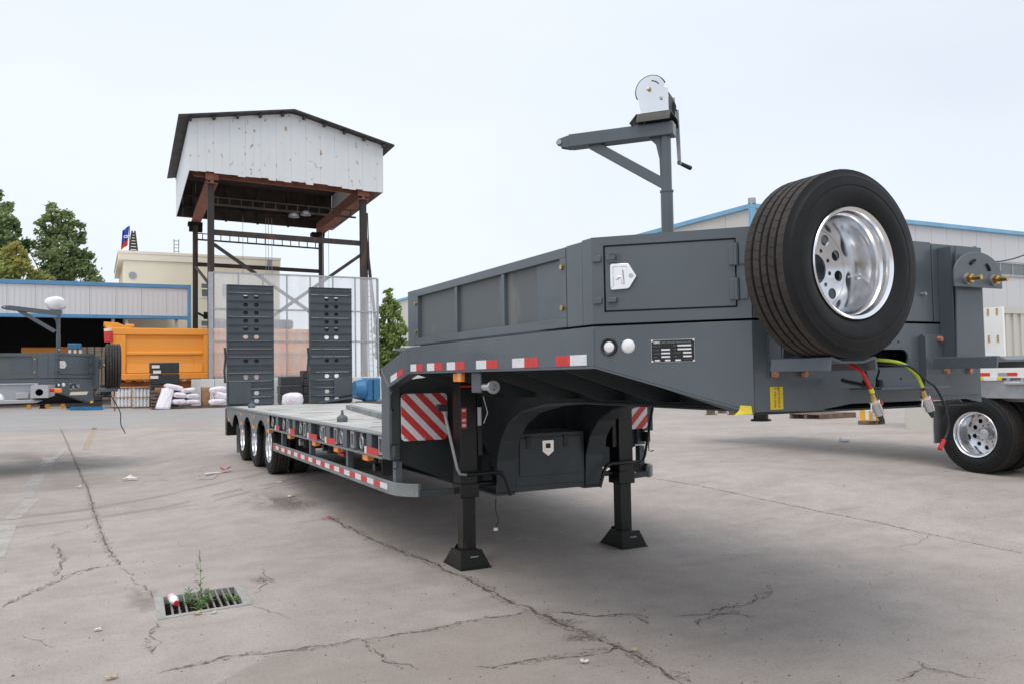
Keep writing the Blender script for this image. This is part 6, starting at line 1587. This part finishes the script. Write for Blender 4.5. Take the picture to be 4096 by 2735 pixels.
# ================================================================= TREES
def tree(c, H, R, label, lm, seed, nleaf=5200, lobes=None, ls=.34, name='tree', group=None, trunk=.3):
    rnd = random.Random(seed); o = thing(name, label, 'tree', tuple(c), group)
    tr = MB(); top = Vector((c[0], c[1], c[2] + H * .75))
    pts = [Vector(c), Vector(c) + Vector((.1, 0, H * .3)), top]
    for (a_, b_, r0, r1) in ((pts[0], pts[1], trunk, trunk * .7), (pts[1], pts[2], trunk * .7, trunk * .2)): tr.cyl(a_, b_, r0, r1, 10, True)
    tr.build('trunk', 'bark', o)
    if lobes is None:
        lobes = []
        for i in range(16):
            t = rnd.uniform(.25, 1); a_ = rnd.uniform(0, 2 * PI); w_ = R * (math.sin(PI * min(1, .15 + t * .85)) * .75 + .12)
            lobes.append((w_ * math.cos(a_) * rnd.uniform(.3, 1), w_ * math.sin(a_) * rnd.uniform(.3, 1), H * t, R * rnd.uniform(.28, .45)))
    for (lx_, ly_, lz_, lr) in lobes:
        MB().cyl(Vector(c) + Vector((0, 0, max(H * .2, lz_ * .55))), Vector(c) + Vector((lx_, ly_, lz_)), .09, .03, 6).build('branch', 'bark', o)
    lv = MB(); tot = sum(l[3] ** 2 for l in lobes)
    for (lx_, ly_, lz_, lr) in lobes:
        k_ = int(nleaf * lr * lr / tot)
        cl = [Vector((rnd.gauss(0, 1), rnd.gauss(0, 1), rnd.gauss(0, 1))).normalized() * lr * rnd.uniform(.45, 1.22) for _ in range(max(4, k_ // 30))]
        for i in range(k_):
            cc = rnd.choice(cl); p = Vector(c) + Vector((lx_, ly_, lz_)) + cc + Vector((rnd.gauss(0, .24), rnd.gauss(0, .24), rnd.gauss(0, .17))) * lr
            nrm = Vector((rnd.gauss(0, 1), rnd.gauss(0, 1), rnd.gauss(.5, 1))).normalized(); a_ = nrm.orthogonal().normalized(); b_ = nrm.cross(a_); s_ = ls * rnd.uniform(.5, 1.15)
            lv.add([p + a_ * s_, p + b_ * s_ * .55, p - a_ * s_, p - b_ * s_ * .55], [(0, 1, 2, 3)])
    lv.build('crown', lm, o, props={'kind': 'stuff'}); return o
YTR = YS + 42
def px(u, v_, Y=YTR): p = at(u, v_, Y); return p
def lob(cx_, list_, Y=YTR):
    s_ = abs(at(110, 600, Y).x - at(100, 600, Y).x) / 10
    c = at(cx_, 900, Y); out = []
    for (u, v_, r) in list_:
        p = at(u, v_, Y); out.append((p.x - c.x, random.uniform(-1, 1) * r * s_ * .9, p.z, r * s_))
    return (c.x, Y, 0.0), out
c, lb = lob(138, [(118, 490, 22), (100, 505, 18), (140, 500, 22), (160, 505, 18), (175, 520, 20), (120, 530, 30), (150, 545, 30), (185, 545, 18), (110, 570, 32), (140, 585, 34), (170, 590, 26), (190, 585, 20), (125, 620, 32), (160, 625, 30), (195, 620, 26), (220, 640, 15), (100, 640, 26), (205, 650, 24), (60, 560, 18)])
tree(c, c[2] + max(l[2] for l in lb), 8, 'broad green tree behind the open shed with its whole crown showing', 'leafA', 3, 7600, lb, .27, group='trees behind the shed', trunk=.45)
c, lb = lob(-6, [(-5, 450, 16), (15, 475, 18), (0, 500, 30), (22, 510, 20), (35, 530, 16), (-20, 540, 35), (10, 560, 30), (-40, 500, 30), (-50, 580, 35), (0, 610, 30), (28, 560, 20)])
tree(c, max(l[2] for l in lb), 8, 'tall green tree cut off by the left edge of the view', 'leafA', 4, 6200, lb, .27, group='trees behind the shed', trunk=.45)
c, lb = lob(40, [(38, 572, 13), (15, 590, 17), (58, 592, 14), (40, 612, 20), (8, 615, 20), (72, 618, 13), (30, 640, 22), (75, 642, 18), (0, 640, 22), (108, 642, 12)], YTR - 5)
tree(c, max(l[2] for l in lb), 6, 'yellowing lower tree just above the shed roof at the left', 'leafY', 5, 5200, lb, .26, group='trees behind the shed', trunk=.3)
YT2 = YS + 6
c, lb = lob(895, [(887, 668, 10), (884, 690, 16), (905, 700, 18), (885, 720, 22), (915, 725, 16), (875, 750, 22), (905, 755, 26), (925, 760, 14), (890, 785, 28), (918, 790, 20), (880, 815, 26), (910, 820, 26), (890, 840, 24), (870, 790, 18)], YT2)
tree(c, max(l[2] for l in lb), 3, 'young leafy green tree between the screen and the grey sideboard', 'leafB', 6, 7000, lb, .165, trunk=.14)
bpy.context.view_layer.update()
